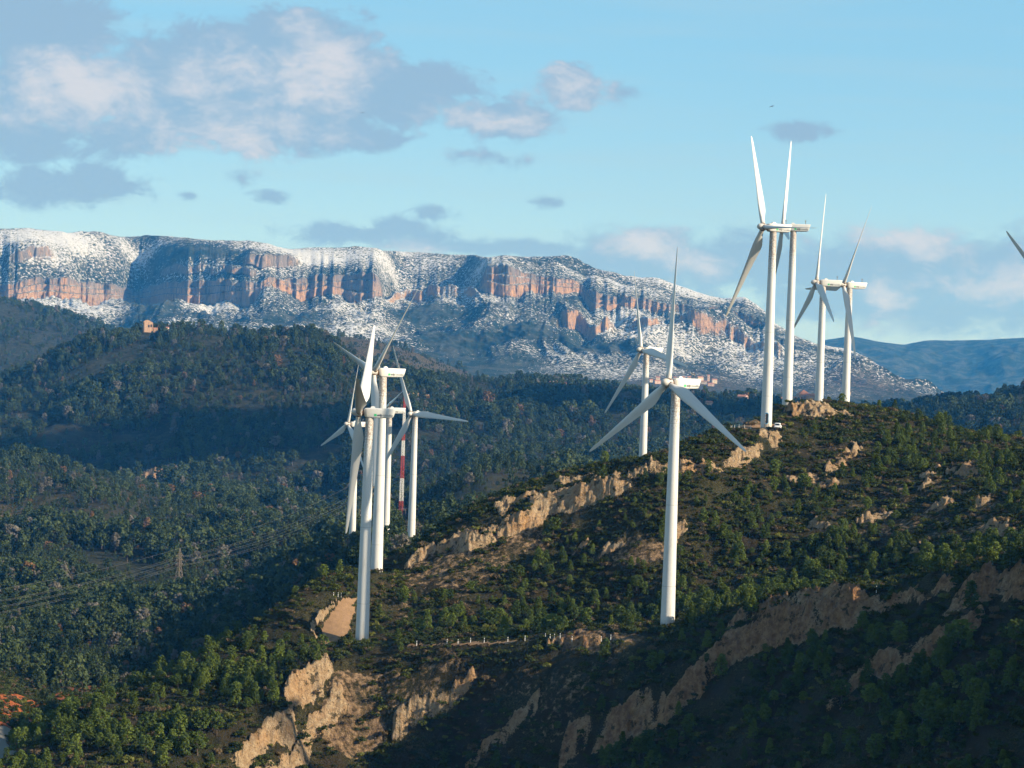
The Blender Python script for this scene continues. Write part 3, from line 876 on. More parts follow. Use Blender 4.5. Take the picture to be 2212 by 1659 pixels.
for k, c in enumerate(counts):
    (ya, za), (yb, zb) = rows_[k], rows_[k + 1]
    for i in range(c):
        s = i / c
        if k == 2: e = s * .35 + s * s * .65       # scree steepens towards the cliff
        elif k == 4: e = 1 - (1 - s) ** 1.5
        elif k == 5: e = s * s
        else: e = s
        YM.append(ya + (yb - ya) * s); ZM.append(za + (zb - za) * e); SM.append(np.full(len(tm), k + s)); CL.append(np.full(len(tm), 1.0 if k == 3 else 0.0))
YM, ZM, SM, CL = map(np.array, (YM, ZM, SM, CL))
ZM += np.exp(-((SM - 4) / .10) ** 2) * (jit * endm)[None, :] + np.exp(-((SM - 3) / .25) ** 2) * (jit2 * endm)[None, :]
cliffh = (rows_[4][1] - rows_[3][1])
iscl = sstep(cliffh, 6, 22)[None, :] * endm[None, :]
Xm = tm[None, :] * YM
low_ = sstep(SM, 1.0, 2.2) * (1 - sstep(SM, 2.75, 3.0)); upp = sstep(SM, 4.05, 4.5) * (1 - sstep(SM, 4.8, 5.0))
gul = ridged(Xm / 420 + .5 * pn(Xm / 700, YM / 700, 3), YM / 1600, 61, 5, .55)
ZM += low_ * gul * 26 + low_ * fbm(Xm / 90, YM / 90, 64, 4) * 9
ZM += upp * (ridged((Xm + YM * .9) / 520, YM / 420, 91, 5, .5) * 13 - 9)
ZM += sstep(SM, 4.6, 5.0) * fbm(Xm / 45, YM / 45, 14, 3) * 1.1
# secondary rock steps above and below the main cliff
for (u0, u1, s0, s1, hh) in ((505, 650, 4.18, 4.34, 26), (0, 120, 4.2, 4.35, 22), (1190, 1330, 2.45, 2.62, 40), (1440, 1700, 2.6, 2.75, 22), (820, 1040, 2.75, 2.9, 25), (1340, 1440, 2.55, 2.7, 22), (330, 560, 4.1, 4.2, 10)):
    k = sstep(um, u0, u0 + 30) * (1 - sstep(um, u1 - 30, u1))
    mid = (s0 + s1) / 2 + .04 * pn(tm * 160, tm * 0, int(u0))
    prof = sstep(SM, mid[None, :] - .02, mid[None, :] + .02) * (1 - sstep(SM, mid[None, :] + .05, mid[None, :] + .3)) * k[None, :]
    ZM += prof * hh
    CL = np.maximum(CL, (1 - sstep(np.abs(SM - mid[None, :]), .02, .05)) * k[None, :])
CL = np.clip(CL * np.maximum(iscl, (SM < 3) | (SM >= 4.01)), 0, 1)
CL = np.maximum(CL, sstep(SM, 2.97, 3.0) * (1 - sstep(SM, 4.0, 4.03)) * iscl)
# fine columns on the faces
fmod = np.clip(.6 + 1.2 * pn(Xm / 260, ZM / 200, 49), .1, 1.4)
fc = ridged(Xm / 24 + .6 * pn(Xm / 90, ZM / 120, 40), ZM / 260, 45, 3, .6) * 7.5 * fmod + pn(Xm / 130 + pn(ZM / 90, Xm / 200, 41), ZM / 160, 46) * 12
ledge = (10 + 26 * np.clip(pn(tm * 40, tm * 0, 501) + .3, 0, 1))[None, :]
lev_ = (3.45 + .22 * pn(tm * 34, tm * 0, 502))[None, :]
stepf = sstep(SM, lev_ - .02, lev_ + .03) * ((SM >= 3) & (SM < 4)) * iscl
lev2 = (3.75 + .12 * pn(tm * 60, tm * 0, 503))[None, :]
stepf = stepf + .6 * sstep(SM, lev2 - .02, lev2 + .02) * ((SM >= 3) & (SM < 4)) * iscl
stepf = np.where(SM >= 4, 1.6 * iscl * (1 - sstep(SM, 4.0, 4.6)), stepf)
YM2 = YM - fc * np.clip(CL, 0, 1) + stepf * ledge
UM = PCU + PF * tm[None, :] + 0 * SM
SNOW = np.interp(SM.ravel(), [0, .9, 1.15, 1.6, 2.0, 2.5, 2.9, 3, 4, 4.2, 5, 6], [-.4, -.05, .40, .50, .56, .62, .60, .44, .43, .46, .53, .55]).reshape(SM.shape)
SNOW -= .22 * sstep(-UM, -1450, -100) * 0
SNOW -= .14 * sstep(UM, 1300, 1900) * (SM < 4)
SNOW -= .35 * np.exp(-(((UM - 150) / 160) ** 2)) * (SM < 2.2)
for (u, s_, ru, rs) in ((1130, 2.35, 90, .22), (1000, 2.1, 110, .2), (1230, 2.15, 120, .25), (880, 2.5, 60, .2), (640, 2.3, 80, .3), (330, 2.6, 70, .3)):
    SNOW -= .38 * np.exp(-((UM - u) / ru) ** 2 - ((SM - s_) / rs) ** 2)
SNOW += upp * .38 * pn(Xm / 300 + YM / 260, YM / 500 - Xm / 900, 303)
SNOW[SM < 2.95] -= (.34 * np.clip(pn(Xm / 260, YM / 420, 305) + .1, 0, 1))[SM < 2.95]
DRY = np.exp(-((UM - 1480) / 160) ** 2 - ((SM - 1.3) / .5) ** 2) + .9 * np.exp(-((UM - 1850) / 150) ** 2 - ((SM - 1.9) / .6) ** 2)
Vm = np.stack([tm[None, :] * YM2, YM2, ZM], -1).reshape(-1, 3)
me = mesh_np('mountain', Vm, grid_faces(*ZM.shape), MT['mountain'], attrs=dict(cliff=CL.ravel(), snow=SNOW.ravel(), dry=np.clip(DRY, 0, 1).ravel(), cf=np.clip(SM - 3, 0, 1).ravel()))
tag(obj('mountain', me), 'long snow dusted mountain wall with orange limestone cliffs', kind='structure')


def mz(u, v, Ymax=5200):
    """point of the mountain's foot under a sight line"""
    j = int(np.clip(np.searchsorted(um, u), 0, len(um) - 1))
    rr = ray(u, v)
    g = ZM[:250, j] - rr[2] / rr[1] * YM[:250, j]
    k = int(np.argmax(g >= 0))
    return tm[j] * YM[k, j], YM[k, j], ZM[k, j]


# far blue range
FR = [(-900, 800), (1300, 800), (1700, 775), (1780, 738), (1830, 731), (1900, 743), (1950, 748), (2000, 737), (2100, 740), (2212, 731), (2500, 735), (3000, 760)]
tf = np.linspace(.0, .42, 500); uf = PCU + tf * PF
p_ = np.array(FR, float)
vv = smooth1(np.interp(uf, p_[:, 0], p_[:, 1]), np.hanning(7) / np.hanning(7).sum())
Y3, Z3 = [], []
zc = np.array([ray(a, b)[2] / ray(a, b)[1] for a, b in zip(uf, vv)])
for i in range(110):
    s = i / 90
    Yr = 6500 + 3000 * s
    zt = zc * 9500
    zz_ = -330 + (zt + 330) * min(1, s) ** 1.4 if s <= 1 else zt - (s - 1) * 900
    Y3.append(np.full(len(tf), Yr)); Z3.append(zz_)
Y3, Z3 = np.array(Y3), np.array(Z3)
X3 = tf[None, :] * Y3
k_ = np.interp(np.arange(110), [0, 20, 75, 90, 109], [0, 1, 1, .12, .1])[:, None]
Z3 += k_ * (ridged(X3 / 1100, Y3 / 1500, 131, 5, .55) * 65 - 20)
me = mesh_np('far_hills', np.stack([X3, Y3, Z3], -1).reshape(-1, 3), grid_faces(*Z3.shape), MT['mountain'],
             attrs=dict(cliff=np.zeros(Z3.size), snow=(np.full(Z3.shape, -.10) + .0 * Z3).ravel(), dry=np.zeros(Z3.size)))
tag(obj('far_hills', me), 'distant blue hills with a few snow patches', kind='structure')
# plain that carries everything out to the horizon
me = mesh_np('plain', [(-30000, -3000, -420), (30000, -3000, -420), (30000, 45000, -420), (-30000, 45000, -420)], [(0, 1, 2, 3)], MT['ground'],
             attrs=dict(rock=[0] * 4, warm=[0] * 4, bare=[.1] * 4, forest=[1] * 4, red=[0] * 4))
tag(obj('plain', me), kind='structure')

# ------------------------------------------------------------------ haze
hm = D.materials.new('haze_air'); hm.use_nodes = True
hm.node_tree.nodes.clear()
b = NB(hm.node_tree)
pv = b.n('ShaderNodeVolumePrincipled')
pv.inputs['Color'].default_value = HAZE_COL
pv.inputs['Absorption Color'].default_value = (1, 1, 1, 1)
pv.inputs['Density'].default_value = HAZE_DEN
pv.inputs['Anisotropy'].default_value = 0.0
b.t.links.new(pv.outputs[0], b.n('ShaderNodeOutputMaterial').inputs['Volume'])
hz = MB().box((500, 5400, 0), (14000, 11400, 844)).build('haze', hm)
tag(hz, 'thin blue haze lying over the valley', kind='stuff')

# ------------------------------------------------------------------ wind turbines
def blade_mesh():
    n = 20; vs = []; fs = []
    st = [(.55, 1.10, 1.0, 0, .5), (1.3, 1.10, 1.0, 0, .5), (2.4, 1.35, .72, 14, .46), (3.6, 1.95, .42, 15, .38), (5.0, 2.35, .30, 13.5, .33), (6.4, 2.32, .26, 11.5, .32), (8.5, 2.05, .23, 9, .31), (11.5, 1.72, .20, 6.5, .31),
          (15, 1.38, .18, 4.2, .31), (18.5, 1.08, .16, 2.5, .32), (21.8, .80, .15, 1.2, .33), (24.2, .60, .15, .4, .35), (25.4, .42, .15, 0, .40), (25.85, .24, .15, 0, .45), (26, .06, .2, 0, .5)]
    for (r, c, tk, tw, le) in st:
        for i in range(n):
            t = 2 * math.pi * i / n
            cx = math.cos(t); sy = math.sin(t)
            x = (cx * .5 + .5) * c - le * c                 # chordwise, + towards the trailing edge
            rnd = min(1, max(0, (tk - .3) / .7))
            prof = sy * .5 * tk * c * (rnd + (1 - rnd) * (1.25 * (1 - (cx * .5 + .5)) ** .75 * 1.2 + .04))
            a = rad(tw)
            vs.append((x * math.cos(a) - prof * math.sin(a), x * math.sin(a) + prof * math.cos(a), r))
    m = len(st)
    for k in range(m - 1):
        for i in range(n):
            j = (i + 1) % n
            fs.append((k * n + i, k * n + j, (k + 1) * n + j, (k + 1) * n + i))
    fs += [tuple(reversed(range(n))), tuple(range((m - 1) * n, m * n))]
    b = MB(); b.add(vs, fs)
    return b.mesh('blade', MT['blade'], True)


def text_mesh(name, body, size, m, bold=0.0):
    c = D.curves.new(name, 'FONT'); c.body = body; c.size = size; c.extrude = .01; c.offset = bold
    o = D.objects.new('t', c); COL.objects.link(o)
    bpy.context.view_layer.update()
    me = D.meshes.new_from_object(o.evaluated_get(bpy.context.evaluated_depsgraph_get()))
    me.name = name; me.materials.clear(); me.materials.append(m)
    COL.objects.unlink(o); D.objects.remove(o)
    return me


def nacelle_bm():
    # x runs back from the hub, y is width, z height; lofted rounded box sections
    secs = [(1.05, .55, -.70, .60), (1.30, .82, -.95, .86), (1.75, .92, -1.02, .95), (4.5, .95, -1.04, .97), (6.6, .93, -.98, .96), (7.05, .90, -.86, .95), (7.22, .86, -.55, .93)]
    n = 16; vs = []
    for (x, w, z0, z1) in secs:
        for i in range(n):
            t = 2 * math.pi * (i + .5) / n
            e = .22
            cx = math.copysign(abs(math.cos(t)) ** e, math.cos(t)); cz = math.copysign(abs(math.sin(t)) ** e, math.sin(t))
            # rear face leans: top further back than bottom
            xx = x + (.22 * cz if x > 6 else -.12 * cz if x < 1.5 else 0)
            vs.append((xx, cx * w, (z0 + z1) / 2 + cz * (z1 - z0) / 2))
    fs = []
    for k in range(len(secs) - 1):
        for i in range(n):
            j = (i + 1) % n
            fs.append((k * n + i, (k + 1) * n + i, (k + 1) * n + j, k * n + j))
    fs += [tuple(range(n)), tuple(reversed(range((len(secs) - 1) * n, len(secs) * n)))]
    return MB().add(vs, fs)


ME = {}
ME['blade'] = blade_mesh()
ME['nacelle'] = nacelle_bm().mesh('nacelle', MT['nac'], True)
ME['hub'] = MB().lathe([(.05, -1.62), (.32, -1.55), (.58, -1.32), (.74, -.98), (.82, -.5), (.82, .5), (.70, .62)], 28, 'x').mesh('spinner', MT['nac'], True)
ME['collar'] = MB().lathe([(.62, .55), (.70, .62), (.66, .85), (.52, .95), (.52, 1.12)], 24, 'x').mesh('main_shaft', MT['grease'], True)
ME['ring'] = MB().lathe([(.575, .50), (.61, .55), (.61, .80), (.575, .84)], 20).mesh('blade_flange', MT['grease'], True)
hb = MB(); hb.box((2.75, -.05, 1.10), (.95, .8, .28), 0, .8); hb.box((2.75, -.05, 1.27), (.6, .5, .10), 0, .8)
ME['hatch'] = hb.mesh('roof_hatch', MT['nac'])
sm_ = MB()
for (x, y) in ((6.1, .35), (6.1, -.35)):
    sm_.tube((x, y, .9), (x, y, 1.95), .035, n=6); sm_.tube((x - .18, y, 1.80), (x + .18, y, 1.80), .03, n=6); sm_.box((x, y, 2.0), (.14, .14, .12))
sm_.tube((6.1, -.35, 1.0), (6.1, .35, 1.0), .04, n=6)
ME['mast'] = sm_.mesh('weather_mast', MT['galv'])
ME['logo'] = MB().box((0, 0, 0), (.50, .02, .46)).mesh('green_square', MT['logo'])
lg = MB()
for (x, w, h) in ((-.10, .05, .26), (.0, .05, .34), (.10, .05, .20)): lg.box((x, 0, -.1 + h / 2), (w, .012, h))
ME['logomark'] = lg.mesh('logo_mark', MT['whitepaint'])
ME['edp'] = text_mesh('lettering_bold', 'edp', .68, MT['letter'], .012)
ME['ren'] = text_mesh('lettering_thin', 'renovables', .60, MT['letter2'])
ME['redmark'] = MB().add([(0, 0, 0), (.55, 0, .12), (.62, 0, .42), (.2, 0, .30), (0, .02, 0), (.55, .02, .12), (.62, .02, .42), (.2, .02, .30)],
                         [(0, 1, 2, 3), (7, 6, 5, 4), (0, 4, 5, 1), (1, 5, 6, 2), (2, 6, 7, 3), (3, 7, 4, 0)]).mesh('orange_mark', mat('orange_paint', (.75, .14, .04), .5))


def tower_mesh(H):
    b = MB(); pr = []
    for i in range(25):
        h = H * i / 24
        pr.append((1.375 + (.83 - 1.375) * i / 24, h))
    # flange rings
    b.lathe([(1.45, -3.0), (1.45, .0)] + pr, 40)
    return b.mesh('tower', MT['tower'], True)


for i, T in enumerate(TURB):
    a = rad(T['a']); n, s, u = rotor_axes(a)
    hub = np.array(T['h']); base = T['base']; Ht = T['H'] - 1.02
    root = empty('wind_turbine', tuple(base), 'white ' + T['lab'] if not T['lab'].startswith('white') else T['lab'], 'wind turbine', 'white three bladed wind turbines along the ridges')
    tw = obj('tower', tower_mesh(Ht), root)
    nac = obj('nacelle', ME['nacelle'], root)
    # local frame of nacelle: x back along the axis
    xb = Vector((math.sin(a), math.cos(a), 0)); zz_ = Vector((0, 0, 1)); yb = zz_.cross(xb)
    Mn = Matrix.Identity(4)
    for k in range(3): Mn[k][0], Mn[k][1], Mn[k][2] = xb[k], yb[k], zz_[k]
    hl = Vector(hub - base)
    Mn.translation = hl
    nac.matrix_local = Mn
    obj('roof_hatch', ME['hatch'], nac); obj('weather_mast', ME['mast'], nac)
    # writing on the flank that faces the camera (the -y side of this frame)
    side = -.955
    if T['logo'] == 1:
        lo = obj('logo', ME['logo'], nac, (3.35, side, -.42))
        ed = obj('lettering', ME['edp'], nac, (3.72, side - .012, -.60)); ed.rotation_euler = (rad(90), 0, 0)
        rn = obj('lettering', ME['ren'], nac, (4.86, side - .012, -.60)); rn.rotation_euler = (rad(90), 0, 0); rn.scale = (.78, 1, 1)
    if T['logo'] == 2:
        obj('orange_mark', ME['redmark'], nac, (6.1, side - .02, -.35))
    # rotor frame: x back along tilted shaft
    xr = Vector(-n); Mr = Matrix.Identity(4)
    zr = Vector(u); yr = zr.cross(xr)
    for k in range(3): Mr[k][0], Mr[k][1], Mr[k][2] = xr[k], yr[k], zr[k]
    Mr.translation = hl
    hb_ = obj('hub', ME['hub'], root); hb_.matrix_local = Mr
    sh = obj('main_shaft', ME['collar'], root); sh.matrix_local = Mr
    th = rad(T['th']); be = rad(T['pitch'])
    for k in range(3):
        t = th + k * 2 * math.pi / 3
        rd = math.cos(t) * u + math.sin(t) * s              # outward
        ccw = -(-math.sin(t) * u + math.cos(t) * s)         # trailing edge side when running
        xt = math.cos(be) * ccw + math.sin(be) * (-n)
        yt = np.cross(rd, xt)
        Mb = Matrix.Identity(4)
        for q in range(3): Mb[q][0], Mb[q][1], Mb[q][2] = xt[q], yt[q], rd[q]
        Mb.translation = hl
        bl = obj('blade', ME['blade'], root); bl.matrix_local = Mb
        obj('blade_flange', ME['ring'], bl)
        if i == 0 and k == 2: pass
    if T.get('door'):
        # doorway with an oval frame and a short stair, on the side facing the camera
        dd = np.array([-.02 - base[0], -base[1]]); dd /= np.hypot(*dd)
        ang = math.atan2(dd[1], dd[0]) + rad(2)
        fr, dk = MB(), MB()
        def oval(w, h, n=20):
            pts = []
            for q in range(n):
                tt = 2 * math.pi * q / n
                cx, cz = math.cos(tt), math.sin(tt)
                pts.append((w / 2 * cx, (h / 2 - w / 2) * (1 if cz >= 0 else -1) + w / 2 * cz))
            return pts
        for bb, w, h, d0, d1 in ((fr, 1.0, 2.75, -.3, .06), (dk, .72, 2.45, -.3, .09)):
            o = oval(w, h); n_ = len(o)
            vs = [(d0, p[0], p[1]) for p in o] + [(d1, p[0], p[1]) for p in o]
            bb.add(vs, [tuple(reversed(range(n_))), tuple(range(n_, 2 * n_))] + [(q, (q + 1) % n_, n_ + (q + 1) % n_, n_ + q) for q in range(n_)])
        m_blue = mat('blue_frame', (.10, .32, .55), .5)
        for nm, bb, mm in (('door_frame', fr, m_blue), ('door', dk, MT['dark'])):
            o = bb.build(nm, mm, tw); o.rotation_euler = (0, 0, ang); o.location = (1.36 * math.cos(ang), 1.36 * math.sin(ang), 2.35)
        lad = MB()
        for q in range(6): lad.box((.09, -.0 - .30, -1.0 + q * .38), (.04, .16, .10))
        lad.box((.07, -.37, -.05), (.05, .04, 2.1))
        o = lad.build('door_rungs', MT['whitepaint'], tw); o.rotation_euler = (0, 0, ang); o.location = (1.38 * math.cos(ang), 1.38 * math.sin(ang), 2.35)
        st_ = MB()
        for q in range(4): st_.box((.35 + q * .28, 0, .85 - q * .24), (.26, 1.0, .08))
        for y in (-.5, .5): st_.tube((.2, y, .95), (1.35, y, .0), .04, n=6); st_.tube((.2, y, 1.9), (1.35, y, .9), .03, n=6); st_.tube((1.35, y, 0), (1.35, y, .9), .03, n=6)
        o = st_.build('stair', MT['galv'], tw); o.rotation_euler = (0, 0, ang); o.location = (1.3 * math.cos(ang), 1.3 * math.sin(ang), 0)

# ------------------------------------------------------------------ trees
def clump_cloud(cents, nper, size, rr, flat=.6):
    """leaf clusters: many small bent quads round each centre"""
    V_, F_ = [], []
    for (cx, cy_, cz, cr) in cents:
        for k in range(nper):
            d = rr.normal(size=3); d /= np.linalg.norm(d) + 1e-9; d[2] = abs(d[2]) * .8 + d[2] * .2
            p = np.array([cx, cy_, cz]) + d * cr * (.55 + .5 * rr.random()) * np.array([1, 1, flat])
            nrm = d + rr.normal(size=3) * .55; nrm /= np.linalg.norm(nrm)
            a = np.cross(nrm, [0, 0, 1.]); a /= np.linalg.norm(a) + 1e-6; b_ = np.cross(nrm, a)
            sz = size * (.6 + .8 * rr.random())
            an = rr.random() * 6.28
            e1 = (a * math.cos(an) + b_ * math.sin(an)) * sz; e2 = (-a * math.sin(an) + b_ * math.cos(an)) * sz * .8
            o = len(V_)
            V_ += [p - e1 - e2 * .5, p + e1 * .3 - e2, p + e1 + e2 * .4, p - e1 * .2 + e2]
            F_.append((o, o + 1, o + 2, o + 3))
    return np.array(V_), np.array(F_)


def pine(seed, H=5.0, kind='young', per=9, nc=46, leaf=.30):
    rr = np.random.default_rng(seed)
    cents = []
    lean = rr.normal(size=2) * .05
    for i in range(nc):
        f = ((i + .5) / nc)
        if kind == 'young':
            zc_ = .10 + .90 * f ** 1.05; R = .29 * (1 - zc_) ** .62 * (.72 + .5 * rr.random()) + .02
            if zc_ < .2: R *= .85
        elif kind == 'round':
            zc_ = .34 + .64 * f; R = .36 * math.sqrt(max(0, 1 - ((zc_ - .62) / .40) ** 2)) * (.6 + .55 * rr.random())
        else:
            zc_ = .2 + .8 * f; R = .22 * math.sin(math.pi * min(1, (1.05 - zc_) / .85)) ** .7 * (.6 + .7 * rr.random()) + .02
        t = i * 2.4 + rr.random() * .9
        q = R * math.sqrt(.25 + .75 * rr.random())
        cents.append(((q * math.cos(t) + lean[0] * zc_) * H, (q * math.sin(t) + lean[1] * zc_) * H, zc_ * H, (.075 + .055 * rr.random()) * H * (1.15 - .5 * zc_)))
    V_, F_ = clump_cloud(cents, per, leaf, rr)
    tb = MB(); top = .62 if kind == 'round' else .8
    pts = [Vector((0, 0, -.4)), Vector((lean[0] * .3 * H, lean[1] * .3 * H, .3 * H)), Vector((lean[0] * top * H, lean[1] * top * H, top * H))]
    rd = [.028 * H, .02 * H, .006 * H]
    for k in range(2): tb.tube(pts[k], pts[k + 1], rd[k], rd[k + 1], 6)
    for k in range(7):
        zf = (.35 if kind == 'round' else .2) + .45 * rr.random(); t = rr.random() * 6.28; L = .2 * H * (1 - zf * .5)
        p0 = Vector((lean[0] * zf * H, lean[1] * zf * H, zf * H * .9)); p1 = p0 + Vector((math.cos(t) * L, math.sin(t) * L, L * .5))
        tb.tube(p0, p1, .010 * H, .004 * H, 4)
    return (V_, F_), tb


def bush(seed, H=1.1, nc=9, per=12, leaf=.16):
    rr = np.random.default_rng(seed); cents = []
    for i in range(nc):
        t = rr.random() * 6.28; q = .75 * H * math.sqrt(rr.random())
        cents.append((q * math.cos(t), q * math.sin(t), (.25 + .45 * rr.random() * (1 - .5 * q / H)) * H, (.30 + .2 * rr.random()) * H))
    return clump_cloud(cents, per, leaf, rr, .8)


def joined(name, crown, tb, mats):
    V_, F_ = crown
    vt = np.array(tb.v); off = len(V_)
    me = D.meshes.new(name)
    fs = [tuple(f) for f in F_] + [tuple(i + off for i in f) for f in tb.f]
    me.from_pydata([tuple(v) for v in V_] + [tuple(v) for v in vt], [], fs)
    for m in mats: me.materials.append(m)
    me.polygons.foreach_set('material_index', [0] * len(F_) + [1] * len(tb.f))
    me.update()
    return me


kinds = ['young', 'young', 'young', 'slim', 'young', 'round', 'slim', 'round']
PINES = []
for i, kd in enumerate(kinds):
    (cv, cf), tb = pine(100 + i, 5.0, kd, 20, 64, .155)
    PINES.append((mesh_np('crown', cv, cf, MT['pine'], smooth=False), tb.mesh('trunk', MT['bark']), 5.0))


def proto_collection(name, meshes):
    c = D.collections.new(name)
    for i, m_ in enumerate(meshes):
        o = D.objects.new('%s_%02d' % (name, i), m_); c.objects.link(o)
    return c


def scatter(name, pts, scl, rot, idx, coll, label):
    me = D.meshes.new(name); me.vertices.add(len(pts)); me.vertices.foreach_set('co', np.asarray(pts, np.float32).ravel())
    for an, av, ty in (('sc', scl, 'FLOAT'), ('rz', rot, 'FLOAT'), ('ix', idx, 'INT')):
        at_ = me.attributes.new(an, ty, 'POINT'); at_.data.foreach_set('value', np.asarray(av, np.int32 if ty == 'INT' else np.float32))
    me.update()
    o = obj(name, me)
    g = D.node_groups.new('scatter_' + name, 'GeometryNodeTree')
    g.interface.new_socket('Geometry', in_out='INPUT', socket_type='NodeSocketGeometry')
    g.interface.new_socket('Geometry', in_out='OUTPUT', socket_type='NodeSocketGeometry')
    N = g.nodes.new; L = g.links.new
    gi, go = N('NodeGroupInput'), N('NodeGroupOutput')
    mp = N('GeometryNodeMeshToPoints')
    ci = N('GeometryNodeCollectionInfo'); ci.inputs['Collection'].default_value = coll
    ci.inputs['Separate Children'].default_value = True; ci.inputs['Reset Children'].default_value = True
    ip = N('GeometryNodeInstanceOnPoints'); ip.inputs['Pick Instance'].default_value = True
    def na(nm, ty):
        x = N('GeometryNodeInputNamedAttribute'); x.data_type = ty; x.inputs['Name'].default_value = nm; return x.outputs[0]
    cx = N('ShaderNodeCombineXYZ'); L(na('rz', 'FLOAT'), cx.inputs[2])
    L(gi.outputs[0], mp.inputs[0]); L(mp.outputs[0], ip.inputs['Points']); L(ci.outputs[0], ip.inputs['Instance'])
    L(na('ix', 'INT'), ip.inputs['Instance Index']); L(cx.outputs[0], ip.inputs['Rotation']); L(na('sc', 'FLOAT'), ip.inputs['Scale'])
    L(ip.outputs[0], go.inputs[0])
    md = o.modifiers.new('scatter', 'NODES'); md.node_group = g
    return tag(o, label, kind='stuff')


def sample(n, y0, y1, umin=-160, umax=2400, power=1.0):
    """random ground points, even over the land between two depths and two picture sides"""
    Y = np.sqrt(RNG.random(n) * (y1 ** 2 - y0 ** 2) + y0 ** 2)
    t = (umin - PCU) / PF + RNG.random(n) * (umax - umin) / PF
    return t * Y, Y


def E(U, V, u, v, ru, rv):
    return np.clip(1.25 - np.hypot((U - u) / ru, (V - v) / rv), 0, 1)


base_xy = np.array([T['base'][:2] for T in TURB])


def ok_place(X, Y, r):
    m = np.ones(len(X), bool)
    for (bx, by) in base_xy: m &= (np.hypot(X - bx, Y - by) > r) & ~((np.abs(X / Y - bx / by) * Y < 2.2) & (Y < by) & (Y > by - (14 if r > 3 else 3)))
    m &= ~((np.abs(X - 64.5) < 4.6) & (Y > 493.8) & (Y < 500))
    fi = np.clip(np.searchsorted(Yg, Y), 0, len(Yg) - 1); fj = np.clip(np.searchsorted(tg, X / Y), 0, len(tg) - 1)
    return m & ~ROADM[fi, fj]


# near pines
X, Y = sample(26000, 225, 600)
zt = bil(Z, X, Y); U, V_ = proj(X, Y, zt)
den = .012 + 0 * U
for (u, v, ru, rv, k) in ((1080, 1330, 280, 45, .5), (1330, 1290, 200, 75, .9), (1560, 1290, 160, 70, .95), (1240, 1200, 170, 70, .65), (1700, 1230, 220, 60, .75), (1620, 1150, 220, 60, .6), (1560, 1060, 180, 45, .7),
                          (1850, 1190, 200, 60, .5), (1930, 1010, 150, 70, .35), (2080, 1210, 150, 40, .7), (1990, 960, 130, 40, .5), (2110, 950, 110, 30, .4), (2150, 1050, 90, 120, .3), (1350, 1110, 80, 30, .55),
                          (1720, 1060, 90, 40, .5), (480, 1480, 190, 100, .85), (620, 1440, 110, 70, .75), (700, 1430, 80, 30, .6), (330, 1560, 190, 80, .75), (150, 1570, 120, 60, .9), (560, 1560, 80, 50, .3),
                          (1500, 1420, 130, 40, .4), (1380, 1440, 100, 40, .35), (1600, 1400, 100, 30, .3), (1650, 1480, 150, 110, 1.0), (1550, 1610, 330, 70, 1.0), (1900, 1590, 330, 120, 1.0), (2100, 1450, 180, 120, 1.0),
                          (1800, 1420, 120, 60, .9), (2150, 1600, 160, 90, 1.0), (1650, 1300, 260, 18, .5), (900, 1390, 150, 14, .35), (60, 1640, 130, 60, .7), (700, 1150, 90, 60, .9), (850, 1420, 100, 20, .2), (1100, 1640, 200, 60, .2)):
    den = np.maximum(den, k * E(U, V_, u, v, ru, rv))
den *= np.where(Y > 560, .8, 1)
nz_ = fbm(X / 14, Y / 14, 201, 3)
den *= np.clip(.55 + 1.1 * nz_, .05, 1.5)
rk_ = bil(ROCK, X, Y); den *= 1 - np.clip(rk_ * 1.6, 0, 1); den *= 1 - np.clip(bil(RED, X, Y) * 1.5, 0, 1)
m_ = (RNG.random(len(X)) < den * .95) & ok_place(X, Y, 5)
X, Y, zt, U, V_ = X[m_], Y[m_], zt[m_], U[m_], V_[m_]
sz = (.31 + .52 * RNG.random(len(X)) ** 1.3) * np.where(Y < 330, 1.05, 1.0) * np.where(U < 760, 1.12, 1.0)
vis = np.zeros(len(X), bool)
tt_ = [hit(Z, float(u_), float(v_) - 6, 225) for u_, v_ in zip(*proj(X, Y, zt + sz * 3.6))]
for i, hpt in enumerate(tt_):
    vis[i] = (hpt is None) or hpt[1] > Y[i] - 5
inf = vis & (U > 0) & (U < 2212) & (V_ < 1690)
app = np.where(inf, sz / Y, 0)
order = np.argsort(-app)
NIND = 300
ind = order[:NIND]; rest = np.setdiff1d(np.arange(len(X)), ind)
areas = [  # (test, label, group) ; a label is shared only by the trees of one patch
    (lambda u, v: u < 760, 'green pine tree on the dark slope left of the dirt road', 'pine trees left of the dirt road'),
    (lambda u, v: (u > 1400) & (v > 1395), 'pine tree in the shaded hollow below the brown cliff', 'pine trees in the shaded hollow'),
    (lambda u, v: (u >= 760) & (u < 1435) & (v > 1395), 'small pine on the rocky foreground slope below the posts', 'pine trees on the rocky foreground slope'),
    (lambda u, v: (u >= 760) & (u < 1435), 'sunlit pine tree on the hillside between the left turbines and the central one', 'pine trees left of the central turbine'),
    (lambda u, v: u >= 1435, 'sunlit pine tree on the hillside right of the central turbine', 'pine trees right of the central turbine')]
src = {}
